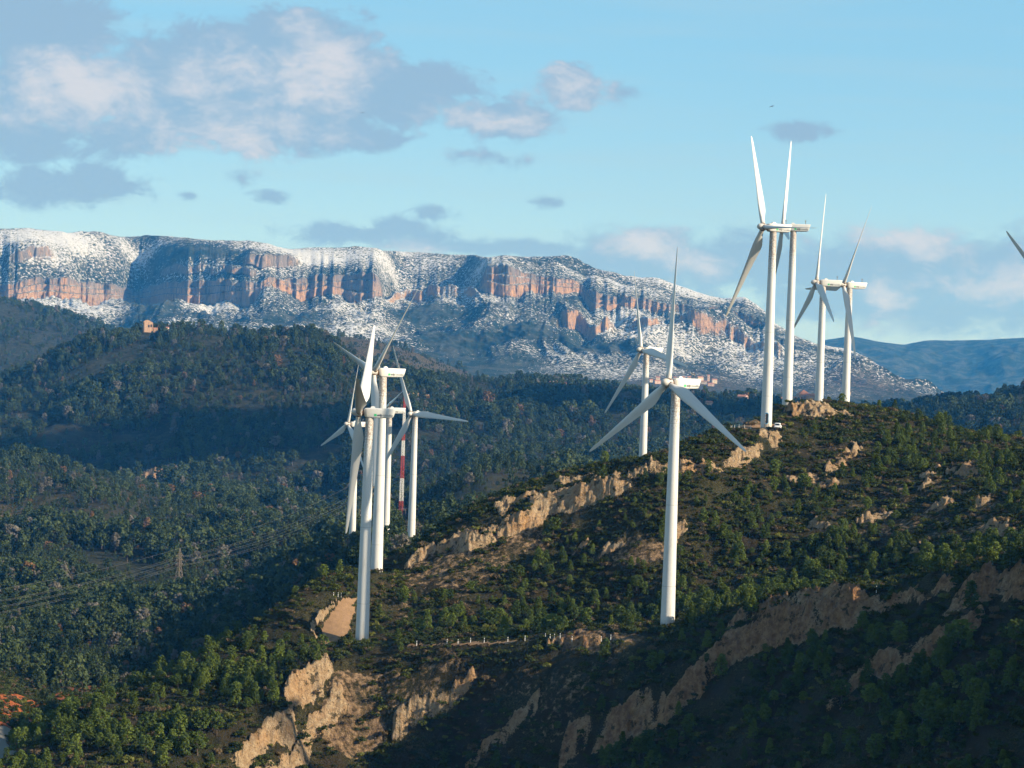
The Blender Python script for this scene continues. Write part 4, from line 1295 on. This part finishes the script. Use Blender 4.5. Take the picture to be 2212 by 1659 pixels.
for q, i in enumerate(ind):
    k = int(RNG.integers(0, len(PINES)))
    cm, tm_, hh = PINES[k]
    if k not in src:
        r0 = D.objects.new('pine_tree', None); c0 = D.objects.new('crown', cm); t0 = D.objects.new('trunk', tm_)
        src[k] = (r0, c0, t0); r, c, t = r0, c0, t0
    else:
        r, c, t = (o.copy() for o in src[k])
    for o in (r, c, t): COL.objects.link(o)
    c.parent = r; t.parent = r
    r.location = (X[i], Y[i], zt[i] - .1); s_ = float(sz[i]); w_ = s_ * (.9 + .35 * RNG.random())
    r.scale = (w_, w_, s_); r.rotation_euler = (0, 0, float(RNG.random() * 6.28))
    for (f, lab, grp) in areas:
        if f(U[i], V_[i]):
            tag(r, lab, 'pine tree', grp); break
pc = proto_collection('pine_kind', [joined('pk%d' % i, (np.array([v.co for v in a.vertices]), np.array([list(p.vertices) for p in a.polygons])), type('T', (), dict(v=[tuple(v.co) for v in b_.vertices], f=[tuple(p.vertices) for p in b_.polygons]))(), [MT['pine'], MT['bark']]) for i, (a, b_, h_) in enumerate(PINES)])
scatter('pine_wood', np.stack([X, Y, zt - .1], -1)[rest], sz[rest], RNG.random(len(rest)) * 6.28, RNG.integers(0, len(PINES), len(rest)), pc, 'young pine wood filling the slopes between the larger pines')
print('near pines', len(X))

# low scrub
bc = proto_collection('bush_kind', [mesh_np('bk%d' % i, *bush(300 + i, .62, 8, 20, .075), MT['scrub'], smooth=False) for i in range(6)])
X, Y = sample(150000, 225, 640)
zt = bil(Z, X, Y); rk_ = bil(ROCK, X, Y); br_ = bil(BARE, X, Y)
den = np.clip(.72 + .9 * fbm(X / 7, Y / 7, 211, 4) - 1.35 * np.clip(br_ - .1, 0, 1), .02, 1) * (1 - np.clip(rk_ * 1.15, 0, .96)) * (1 - np.clip(bil(RED, X, Y), 0, .6))
m_ = (RNG.random(len(X)) < den) & ok_place(X, Y, 2.4)
X, Y, zt = X[m_], Y[m_], zt[m_]
scatter('scrub', np.stack([X, Y, zt - .08], -1), .60 + 1.9 * RNG.random(len(X)) ** 2.2, RNG.random(len(X)) * 6.28, RNG.integers(0, 6, len(X)), bc, 'dark evergreen scrub covering the near hillsides')
print('scrub', len(X))

# valley forest
CLEAR = [(319.5, 716, 2288, 9), (336, 714, 2290, 5), (361, 713, 2292, 4), (1197, 836, 2490, 10), (1219, 834, 2500, 6), (1605, 867, 2395, 11), (1531, 874, 2180, 8), (903, 1145, 1085, 8), (1710, 884, 2285, 14), (1740, 884, 2285, 26), (1765, 884, 2285, 16)]
def clear_mask(X, Y):
    m = np.ones(len(X), bool)
    for (u, v, Yq, w) in CLEAR:
        x0 = at(u, v, Yq)[0]
        m &= ~((np.abs(X / Y * Yq - x0) < w) & (Y > Yq - 60) & (Y < Yq + 7))
    return m
fk = []
for i, kd in enumerate(['round', 'young', 'round', 'slim', 'round', 'young']):
    (cv, cf), tb = pine(400 + i, 6.5, kd, 13, 34, .34)
    fk.append(joined('fk%d' % i, (cv, cf), tb, [MT['forest'], MT['bark']]))
fc_ = proto_collection('forest_kind', fk)
pts_, scs = [], []
for (y0, y1, n) in ((600, 1700, 26000), (1700, 3300, 30000)):
    X, Y = sample(n, y0, y1, -120, 2330)
    m_ = clear_mask(X, Y) & ok_place(X, Y, 4) & (RNG.random(n) < .30 + .6 * np.clip(fbm(X / 40, Y / 40, 241, 3) + .3, 0, 1))
    pts_.append(np.stack([X[m_], Y[m_], bil(Z, X, Y)[m_] - .2], -1)); scs.append(.20 + .30 * RNG.random(m_.sum()) * (1 if y0 < 1700 else 1.3))
for (y0, y1, n) in ((600, 1000, 14000), (1000, 1700, 23000), (1700, 2700, 32000), (2700, 3900, 18000)):
    X, Y = sample(n, y0, y1, -120, 2330)
    zt = bil(Z, X, Y)
    pt_ = fbm(X / 70, Y / 110, 221, 4)
    den = np.clip(bil(FOR, X, Y), 0, 1) * np.clip(.75 + 1.5 * pt_, .06, 1)
    den *= 1 - np.clip(bil(ROCK, X, Y) * 1.5 + 1.3 * bil(RED, X, Y), 0, 1)
    m_ = (RNG.random(n) < den) & ok_place(X, Y, 6) & clear_mask(X, Y)
    Z1 = zt[m_]; big_ = np.clip(.95 + .8 * fbm(X[m_] / 130, Y[m_] / 130, 231, 3), .6, 1.35); pts_.append(np.stack([X[m_], Y[m_], Z1 - .2], -1)); scs.append((.50 + .85 * RNG.random(m_.sum()) ** 1.5) * big_ * (1.1 if y0 < 1000 else 1.35 if y0 < 1700 else 1.6))
pts_ = np.concatenate(pts_); scs = np.concatenate(scs)
scatter('valley_forest', pts_, scs, RNG.random(len(pts_)) * 6.28, RNG.integers(0, len(fk), len(pts_)), fc_, 'dense dark pine and oak forest filling the valley and the hills beyond')
print('forest', len(pts_))

# ------------------------------------------------------------------ buildings
def ground_point(u, v, far_=False):
    if far_:
        return mz(u, v)
    h_ = hit(Z, u, v, 600)
    return (h_[0], h_[1], gz(h_[0], h_[1])) if h_ is not None else None


def house(name, label, cat, loc, w, d, h, rz, wall, roofh=2.0, group=None, wins=(), roof='gable', chimney=False, roofm='tile', wing=None):
    root = empty(name, loc, label, cat, group, rz)
    wb = MB().box((0, 0, h / 2 - 2), (w, d, h + 4))
    if roof == 'gable':
        wb.add([(-w / 2, -d / 2, h), (w / 2, -d / 2, h), (w / 2, d / 2, h), (-w / 2, d / 2, h), (-w / 2 + .0, 0, h + roofh), (w / 2 - .0, 0, h + roofh)], [(0, 3, 4), (1, 5, 2)])
    if wing:
        (ox, ww, wh) = wing
        wb.box((ox, -.3, wh / 2 - 2), (ww, d * .8, wh + 4))
    wo = wb.build('wall', MT[wall], root)
    o_ = .35; r_ = MB(); t_ = .25
    if roof == 'gable':
        for sg in (-1, 1):
            y0, z0, y1, z1 = sg * (d / 2 + o_), h - o_ * roofh / (d / 2), 0, h + roofh
            r_.add([(-w / 2 - o_, y0, z0 + .03), (w / 2 + o_, y0, z0 + .03), (w / 2 + o_, y1, z1 + .03), (-w / 2 - o_, y1, z1 + .03),
                    (-w / 2 - o_, y0, z0 + t_), (w / 2 + o_, y0, z0 + t_), (w / 2 + o_, y1, z1 + t_), (-w / 2 - o_, y1, z1 + t_)],
                   [(0, 1, 2, 3), (7, 6, 5, 4), (0, 4, 5, 1), (1, 5, 6, 2), (3, 2, 6, 7), (0, 3, 7, 4)])
    elif roof == 'pyramid':
        r_.add([(-w / 2 - o_, -d / 2 - o_, h), (w / 2 + o_, -d / 2 - o_, h), (w / 2 + o_, d / 2 + o_, h), (-w / 2 - o_, d / 2 + o_, h), (0, 0, h + roofh)], [(0, 1, 4), (1, 2, 4), (2, 3, 4), (3, 0, 4), (3, 2, 1, 0)])
    elif roof == 'flat':
        r_.box((0, 0, h + .12), (w + .4, d + .4, .25))
    if r_.v:
        ro = r_.build('roof', MT[roofm], root)
        if chimney: MB().box((w * .25, d * .12, h + roofh + .3), (.7, .6, 1.6)).build('chimney', MT[wall], ro)
    for (x, zc, ww, wh) in wins:
        wi = MB().box((x, -d / 2 - .02, zc), (ww, .12, wh)).build('window', MT['window'], root)
        MB().box((x, -d / 2 - .08, zc - wh / 2 - .12), (ww + .3, .3, .14)).build('sill', MT[wall], wi)
    return root


# ruined tower house on the wooded summit
p = at(319.5, 716, 2288)
root = empty('tower_house', tuple(p), 'square ruined stone tower house on top of the wooded hill', 'ruin', rz=rad(18))
w, d, h = 10.2, 8.5, 11.2
b_ = MB(); tk = .8
# walls with a ragged top, dark panels on the front imitate the shade inside openings
def wallrun(p0, p1, tops, base=-4.0):
    n_ = len(tops) - 1; p0 = np.array(p0); p1 = np.array(p1); dr = (p1 - p0) / np.linalg.norm(p1 - p0); nr = np.array([-dr[1], dr[0]]) * tk
    vs, fs = [], []
    for k in range(n_ + 1):
        q = p0 + (p1 - p0) * k / n_
        for (a_, zt_) in ((0, base), (0, tops[k]), (1, tops[k]), (1, base)):
            vs.append((q[0] + nr[0] * a_, q[1] + nr[1] * a_, zt_))
    for k in range(n_):
        for e in range(4):
            fs.append((k * 4 + e, k * 4 + (e + 1) % 4, (k + 1) * 4 + (e + 1) % 4, (k + 1) * 4 + e))
    fs += [(3, 2, 1, 0), tuple(n_ * 4 + e for e in range(4))]
    b_.add(vs, fs)
wallrun((-w / 2, -d / 2), (w / 2, -d / 2), [10.2, 10.6, 11.0, 11.6, 12.3, 12.4, 11.2, 10.6, 10.0, 9.4])
wallrun((w / 2, -d / 2), (w / 2, d / 2), [9.4, 9.2, 10.2, 10.6, 10.4])
wallrun((w / 2, d / 2), (-w / 2, d / 2), [10.4, 11.4, 12.4, 12.8, 12.0, 10.6])
wallrun((-w / 2, d / 2), (-w / 2, -d / 2), [10.6, 10.8, 10.3, 10.2])
b_.build('wall', MT['stone'], root)
for (x, zc, ww, wh, rd_) in ((.2, 5.6, 2.0, 2.2, 1), (2.9, 6.0, 1.9, 2.2, 1), (.3, 9.2, .7, .8, 0)):
    o = MB().box((x, -d / 2 + .02, zc), (ww, .10, wh))
    if rd_: o.tube((x, -d / 2 - .03, zc + wh / 2), (x, -d / 2 + .07, zc + wh / 2), ww / 2, n=16)
    o.build('arched_opening' if rd_ else 'window', MT['dark'], root)
q = at(336, 714, 2290)
house('stone_outbuilding', 'low stone outbuilding just right of the ruined tower house', 'ruin', tuple(q), 4.5, 4, 2.0, .2, 'stone', 1.0)
q = at(361, 713, 2292)
house('stone_hut', 'tiny pale stone hut alone on the summit ridge', 'hut', tuple(q), 3.5, 3, 2.4, -.2, 'cream', 1.0)

q = at(1197, 836, 2490)
house('farmhouse', 'orange walled farmhouse with a low gable among trees on the forest ridge', 'house', tuple(q), 11.5, 8, 4.6, .35, 'cream', 2.2, wins=((-3, 2.6, 1, 1.2), (0, 2.6, 1, 1.2), (3, 2.6, 1, 1.2)), chimney=True)
q = at(1219, 834, 2500)
house('farm_shed', 'small farm shed with a tiled roof right of the orange farmhouse', 'shed', tuple(q), 5, 4, 2.6, -.2, 'cream', 1.3)
q = at(1604, 867, 2395)
house('pink_house', 'pink house with a red tiled roof left of the tallest turbine', 'house', tuple(q), 10.5, 8, 5.6, -.5, 'pink', 2.0, wins=((-3, 3.4, .9, 1.8), (.5, 3.4, .9, 1.4), (3.2, 3.4, .9, 1.4)), wing=(5.8, 4, 3.8), chimney=True)
q = at(1531, 874, 2180)
house('stone_barn', 'little ruined stone barn in the forest left of the tallest turbine', 'ruin', tuple(q), 7, 5, 2.6, .3, 'stone', 1.2)
q = at(903, 1145, 1085)
house('red_shed', 'long low shed with a red roof right of the lattice mast', 'shed', tuple(q), 7.0, 5, 2.2, .05, 'stone', .9)

# hilltop village behind the crest, between the right turbines
q = at(1735, 877, 2290)
r = house('church', 'stone village church with a pyramid roof between the right towers', 'church', tuple(q), 13.5, 12, 13.0, .12, 'stone', 5.2, roof='pyramid', wins=((-3.5, 9.0, 1.0, 1.6), (3.5, 9.0, 1.0, 1.6)))
V2 = [(1713, 874, 2296, 7, 7.0, 6, 'stone', 'house', 'low stone house at the left foot of the village church', .4), (1752, 876, 2280, 12, 11.2, 8, 'stone', 'house', 'long stone house joined to the right side of the village church', -.1),
      (1720, 878, 2270, 9, 8.4, 7, 'cream', 'house', 'pale gabled house in front of the village church', .5), (1768, 876, 2290, 8, 8.2, 7, 'stone', 'house', 'stone house at the right end of the hilltop village', .15),
      (1692, 874, 2300, 4, 6.4, 5, 'pink', 'house', 'narrow pink house left of the hilltop village', -.3), (1703, 876, 2280, 6, 5.0, 5, 'cream', 'house', 'small house between the two tall right towers', .2)]
for (u, v, Yq, ww, hh, dd, wm, ct, lb, rz) in V2:
    q = at(u, v, Yq)
    house('village_house', lb, ct, tuple(q), ww, dd, hh, rz, wm, 1.9, 'houses of the hilltop village', wins=((-ww * .25, hh * .6, .8, 1.1), (ww * .22, hh * .6, .8, 1.1)))
# village at the foot of the mountain
V1 = [(1510, 824, 13, 9, 'cream', 'broad cream house highest in the village under the mountain', .3), (1528, 824, 5, 13, 'pink', 'slim pink tower of the village under the mountain', .1), (1541, 828, 11, 8, 'cream', 'white block like house at the right of the mountain village', .2),
      (1420, 821, 9, 5, 'cream', 'cream house at the left end of the mountain village', .1), (1418, 829, 14, 6, 'pink', 'long pink house below the left end of the mountain village', .4), (1458, 821, 8, 5, 'cream', 'first of two small houses left of the broad cream one', -.2),
      (1474, 820, 9, 5, 'cream', 'second of two small houses left of the broad cream one', .2), (1486, 821, 7, 6, 'pink', 'pink house left of the broad cream one', .0), (1520, 830, 12, 6, 'cream', 'low cream house below the slim pink tower', -.1),
      (1440, 824, 9, 5, 'pink', 'pink house in the left half of the mountain village', .3), (1404, 826, 8, 5, 'cream', 'outlying cream house left of the mountain village', .3), (1534, 834, 14, 5, 'pink', 'long pink house lowest in the mountain village', .05)]
for (u, v, ww, hh, wm, lb, rz) in V1:
    x_, y_, z_ = mz(u, v)
    house('village_house', lb, 'house', (x_, y_, z_ - .5), ww * .95, ww * .7, hh, rz, wm, 1.8 if 'tower' not in lb else 1.2, 'houses of the village under the mountain', wins=((0, hh * .6, 1.2, 1.4),))
for (u, v, lb) in ((1830, 854, 'cream farmhouse at the mountain foot right of the turbines'), (1352, 818, 'cream farmhouse at the mountain foot left of the village')):
    x_, y_, z_ = mz(u, v)
    house('farmhouse', lb, 'house', (x_, y_, z_), 12, 8, 5, .2, 'cream', 2)


# ------------------------------------------------------------------ lattice mast, substation, power line
def lattice(b, z0, z1, w0, w1, H0, H1, r, n):
    """four legs with cross bracing between two heights of a tapering square tower"""
    def ww(zq): return (w0 + (w1 - w0) * (zq - H0) / (H1 - H0)) / 2
    C4 = ((-1, -1), (1, -1), (1, 1), (-1, 1))
    for (i, j) in C4: b.tube((i * ww(z0), j * ww(z0), z0), (i * ww(z1), j * ww(z1), z1), r, n=4)
    for k in range(n):
        a_, c_ = z0 + (z1 - z0) * k / n, z0 + (z1 - z0) * (k + 1) / n
        for q in range(4):
            (i, j), (i2, j2) = C4[q], C4[(q + 1) % 4]
            b.tube((i * ww(a_), j * ww(a_), a_), (i2 * ww(c_), j2 * ww(c_), c_), r * .55, n=4)
            b.tube((i2 * ww(a_), j2 * ww(a_), a_), (i * ww(c_), j * ww(c_), c_), r * .55, n=4)
            b.tube((i * ww(c_), j * ww(c_), c_), (i2 * ww(c_), j2 * ww(c_), c_), r * .5, n=4)


q = at(864, 1160, 1086)
mast = empty('lattice_mast', (q[0], q[1], gz(q[0], q[1])), 'tall red and white lattice mast behind the left turbines', 'mast', rz=.4)
lv = [-1, 13, 25, 37, 45, 53, 61, 68]
for k in range(7):
    b_ = MB(); lattice(b_, lv[k], lv[k + 1], 1.9, .9, 0, 68, .075, 6)
    b_.build('red_section' if k % 2 == 0 else 'white_section', MT['redpaint' if k % 2 == 0 else 'whitepaint'], mast)
for (u, v, Yq, wq, lb) in ((848, 1150, 1100, 13, 'grey steel gantry of the substation left of the mast foot'), (884, 1152, 1096, 9, 'short grey gantry right of the mast foot')):
    q = at(u, v, Yq); zq = gz(q[0], q[1])
    g_ = empty('substation_gantry', (q[0], q[1], zq), lb, 'gantry', 'substation gantries')
    for sx in (-1, 1):
        MB().tube((sx * wq / 2, 0, -1), (sx * wq / 2, 0, 9), .16, .12, 6).build('post', MT['galv'], g_)
    MB().box((0, 0, 8.6), (wq + 1, .3, .4)).build('beam', MT['galv'], g_)


def pylon(x, y, H, rz, lb):
    root = empty('power_pylon', (x, y, gz(x, y)), lb, 'pylon', 'pylons of the power line', rz)
    b_ = MB()
    lattice(b_, -1, H * .45, H * .20, H * .085, 0, H * .45, H * .0065, 3)
    lattice(b_, H * .45, H * .86, H * .085, H * .06, H * .45, H * .86, H * .006, 5)
    for (i, j) in ((-1, -1), (1, -1), (1, 1), (-1, 1)): b_.tube((i * H * .03, j * H * .03, H * .86), (0, 0, H), H * .006, n=4)
    b_.build('lattice', MT['galv'], root)
    for hz_ in (.80, .68, .56):
        a_ = MB(); L = H * .13
        a_.tube((-L, 0, H * hz_), (L, 0, H * hz_), H * .006, n=4)
        for sx in (-1, 1):
            a_.tube((sx * L, 0, H * hz_), (sx * H * .035, 0, H * (hz_ + .06)), H * .004, n=4)
            a_.tube((sx * L, 0, H * hz_), (sx * L, 0, H * (hz_ - .05)), H * .006, n=5)
        a_.build('cross_arm', MT['galv'], root)
    pts = [(0, H)] + [(sx * H * .13, H * (hz_ - .05)) for hz_ in (.80, .68, .56) for sx in (-1, 1)]
    g0 = gz(x, y)
    return [Vector((x + px * math.cos(rz), y + px * math.sin(rz), g0 + pz)) for (px, pz) in pts]


h1 = hit(Z, 386, 1262, 600)
P1 = pylon(h1[0], h1[1], 78 * h1[1] / PF, .9, 'brown lattice pylon standing in the valley forest at the left')
h2 = at(812, 1150, 1115); P2 = pylon(h2[0], h2[1], 30, .9, 'lattice pylon hidden behind the second left turbine')
h0 = hit(Z, -300, 1440, 560)
P0 = pylon(h0[0], h0[1], 19, .9, 'next pylon of the line, beyond the left edge')
h3 = at(1230, 1120, 985); P3 = pylon(h3[0], h3[1], 15, -.9, 'pylon of the line behind the central ridge')


def cable(A_, B_, sag, lb, grp, r=.045):
    b_ = MB(); n_ = 14; pr = None
    for k in range(n_ + 1):
        s = k / n_
        pt = A_.lerp(B_, s) - Vector((0, 0, sag * 4 * s * (1 - s)))
        if pr is not None: b_.tube(pr, pt, r, n=4, cap=False)
        pr = pt
    o = b_.build('power_cable', MT['wire'])
    tag(o, lb, 'cable', grp)


for k in range(7):
    cable(P0[k], P1[k], 3, 'thin cable sloping from the valley pylon towards the left edge', 'cables left of the valley pylon', .03)
    cable(P1[k], P2[k], 5, 'thin cable rising from the valley pylon to the left turbines', 'cables between the valley pylon and the turbines', .032)
    cable(P2[k], P3[k], 4, 'thin cable falling from the left turbines behind the central ridge', 'cables right of the left turbines', .03)

# ------------------------------------------------------------------ marker posts along the tracks
def post(x, y, zq, H, lb, grp):
    if not hasattr(post, 'me'):
        post.me = (MB().tube((0, 0, -.3), (0, 0, 1.0), .062, n=8).mesh('shaft', MT['whitepaint']), MB().tube((0, 0, .66), (0, 0, .80), .07, n=8).mesh('band', MT['dark']))
    r_ = empty('marker_post', (x, y, zq), lb, 'post', grp); r_.scale = (H * .9, H * .9, H)
    obj('shaft', post.me[0], r_); obj('band', post.me[1], r_)


for (x, y) in ((210, 155), (458, 140), (548, 143), (650, 131), (762, 132), (955, 125), (1095, 114), (1262, 97), (1300, 101), (1336, 100), (1382, 96), (1480, 120), (1718, 121), (1796, 107)):
    u, v = (1300 + x / 2.458) * .6496, (2080 + y / 2.458) * .6496 + 3
    h_ = hit(Z, u, v, 330)
    if h_ is not None: post(h_[0], h_[1], gz(h_[0], h_[1]), 1.0, 'short white marker post beside the track between the two nearest turbines', 'white posts along the hillside track')
for (x, y) in ((1677, 832), (1688, 832), (1715, 829), (1762, 832), (1820, 836), (1885, 832), (1931, 815), (1940, 790)):
    u, v = (1900 + x / 3.16) * .6496, (1150 + y / 3.16) * .6496 + 3
    q = at(u, v, 497 if y > 800 else 503)
    post(q[0], q[1], max(gz(q[0], q[1]), -15), .9, 'white marker post on the platform left of the tallest turbine', 'white posts left of the tallest turbine')
for (x, y) in ((30, 930), (80, 934), (115, 937)):
    u, v = (1100 + x / 3.318) * .6496, (1700 + y / 3.318) * .6496 + 2
    h_ = hit(Z, u, v, 400)
    if h_ is not None: post(h_[0], h_[1], gz(h_[0], h_[1]), .9, 'white marker post at the top of the dirt road', 'white posts at the top of the dirt road')
h_ = hit(Z, 1893, 1280, 300)
if h_ is not None: post(h_[0], h_[1], gz(h_[0], h_[1]), 1.1, 'lone grey white post on the crest above the brown cliffs at the right', None)

# ------------------------------------------------------------------ the white car on the platform
q = at(1680.5, 922, 493)
cz = gz(q[0], q[1])
car = empty('parked_car', (q[0], q[1], cz), 'white hatchback parked at the foot of the tallest turbine', 'car', rz=rad(-12))
# x is width, -y is the end that faces the camera
def hull(secs, n=12, e=.45):
    vs = []; fs = []
    for (y, w, z0, z1) in secs:
        for i in range(n):
            t = 2 * math.pi * (i + .5) / n
            cx = math.copysign(abs(math.cos(t)) ** e, math.cos(t)); cz_ = math.copysign(abs(math.sin(t)) ** e, math.sin(t))
            vs.append((cx * w / 2, y, (z0 + z1) / 2 + cz_ * (z1 - z0) / 2))
    for k in range(len(secs) - 1):
        for i in range(n):
            j = (i + 1) % n
            fs.append((k * n + i, k * n + j, (k + 1) * n + j, (k + 1) * n + i))
    fs += [tuple(reversed(range(n))), tuple(range((len(secs) - 1) * n, len(secs) * n))]
    return MB().add(vs, fs)
hull([(-2.0, 1.45, .42, .80), (-1.9, 1.66, .30, .95), (-1.2, 1.72, .26, 1.0), (1.2, 1.72, .26, 1.0), (1.9, 1.62, .30, .86), (2.02, 1.4, .42, .72)]).build('body', MT['car'], car, True)
hull([(-1.86, 1.28, .92, 1.02), (-1.45, 1.36, .92, 1.50), (-.9, 1.38, .92, 1.56), (.2, 1.36, .92, 1.54), (1.0, 1.30, .92, 1.02)], e=.4).build('cabin', MT['car'], car, True)
MB().add([(-.55, -1.90, 1.0), (.55, -1.90, 1.0), (.50, -1.58, 1.42), (-.50, -1.58, 1.42), (-.55, -1.84, .98), (.55, -1.84, .98), (.50, -1.50, 1.40), (-.50, -1.50, 1.40)],
         [(0, 1, 2, 3), (7, 6, 5, 4), (0, 4, 5, 1), (1, 5, 6, 2), (2, 6, 7, 3), (3, 7, 4, 0)]).build('rear_window', MT['window'], car)
for sx in (-1, 1):
    MB().box((sx * .685, -.45, 1.22), (.04, 1.5, .34)).build('side_window', MT['window'], car)
    MB().box((sx * .70, -1.93, .78), (.18, .12, .24)).build('tail_light', MT['lamp'], car)
    for y in (-1.25, 1.3):
        wh = MB().tube((sx * .64, y, .30), (sx * .86, y, .30), .31, n=18).build('wheel', MT['rubber'], car)
        MB().tube((sx * .80, y, .30), (sx * .875, y, .30), .17, n=12).build('rim', MT['galv'], wh)
MB().box((0, -1.99, .45), (1.5, .14, .22)).build('bumper', MT['rubber'], car)

# ------------------------------------------------------------------ two soaring birds
def bird(u, v, Yq, span, roll, lb):
    q = at(u, v, Yq); b_ = MB()
    secs = [(-1.0, .0, .02, -.20), (-.72, .05, .14, -.02), (-.40, .07, .20, .06), (-.12, .03, .24, .08), (0, .0, .26, .10), (.12, .03, .24, .08), (.40, .07, .20, .06), (.72, .05, .14, -.02), (1.0, .0, .02, -.20)]
    vs, fs = [], []
    for (x, zz2, ch, fwd) in secs:
        t_ = .02 + .05 * (abs(x) < .2)
        X_ = x * span / 2; y0 = fwd * span * .2
        vs += [(X_, y0 + ch * span * .3, zz2 * span * .6), (X_, y0, zz2 * span * .6 + t_), (X_, y0 - ch * span * .35, zz2 * span * .6), (X_, y0, zz2 * span * .6 - t_)]
    n_ = len(secs)
    for k in range(n_ - 1):
        for e in range(4): fs.append((k * 4 + e, k * 4 + (e + 1) % 4, (k + 1) * 4 + (e + 1) % 4, (k + 1) * 4 + e))
    fs += [(3, 2, 1, 0), tuple((n_ - 1) * 4 + e for e in range(4))]
    # body, head and fan tail continue from the wing centre
    o = len(vs)
    prof = [(.36, .01), (.30, .035), (.22, .03), (.10, .06), (-.06, .065), (-.2, .035), (-.38, .012)]
    for (y_, r_) in prof:
        for i in range(8):
            t = 2 * math.pi * i / 8
            wx_ = 2.6 if y_ < -.3 else 1
            vs.append((math.cos(t) * r_ * span * wx_, y_ * span * .75, math.sin(t) * r_ * span * .8))
    for k in range(len(prof) - 1):
        for i in range(8):
            j = (i + 1) % 8
            fs.append((o + k * 8 + i, o + (k + 1) * 8 + i, o + (k + 1) * 8 + j, o + k * 8 + j))
    b_.add(vs, fs)
    ob = b_.build('soaring_bird', MT['feather'])
    ob.location = tuple(q); ob.rotation_euler = (rad(12), roll, rad(25))
    tag(ob, lb, 'bird', 'birds soaring over the valley')


bird(783, 243.5, 700, 1.9, rad(-4), 'dark bird soaring level in front of the big grey cloud')
bird(1667.5, 229.5, 700, 2.6, rad(-24), 'dark bird banking in clear sky above the right turbines')


# ------------------------------------------------------------------ unseen clouds, added to cast shade on the near slopes and the hills beyond
def cloud(tx, ty, tz_, dist, rx, ry, rz_, seed):
    c = np.array([tx, ty, tz_]) + np.array(sdir) * dist
    nu, nv = 72, 40
    th_ = np.linspace(0, 2 * np.pi, nu, endpoint=False); ph = np.linspace(-np.pi / 2 + .02, np.pi / 2 - .02, nv)
    T_, P_ = np.meshgrid(th_, ph)
    x, y, zq = np.cos(T_) * np.cos(P_), np.sin(T_) * np.cos(P_), np.sin(P_)
    R_ = 1 + .28 * pn(x * 1.6 + 3 * zq + seed, y * 1.6 + seed, seed) + .16 * pn(x * 4 + 5 * zq, y * 4 + seed, seed + 1) + .07 * pn(x * 9 + 9 * zq, y * 9, seed + 2)
    V_ = np.stack([c[0] + x * R_ * rx, c[1] + y * R_ * ry, c[2] + np.where(zq < 0, .5, 1) * zq * R_ * rz_], -1).reshape(-1, 3)
    i = np.arange(nv - 1)[:, None] * nu + np.arange(nu)[None, :]; j = np.arange(nv - 1)[:, None] * nu + (np.arange(nu)[None, :] + 1) % nu
    F = np.stack([i, j, j + nu, i + nu], -1).reshape(-1, 4)
    o = obj('cloud', mesh_np('cloud', V_, F, CLM)); tag(o, kind='structure')  # stays out of view, shaped only for the shadow it throws


CLM = mat('cloud_white', (.85, .86, .88), 1.0, 0)
for c_ in SHADE_CLOUDS: cloud(*c_)
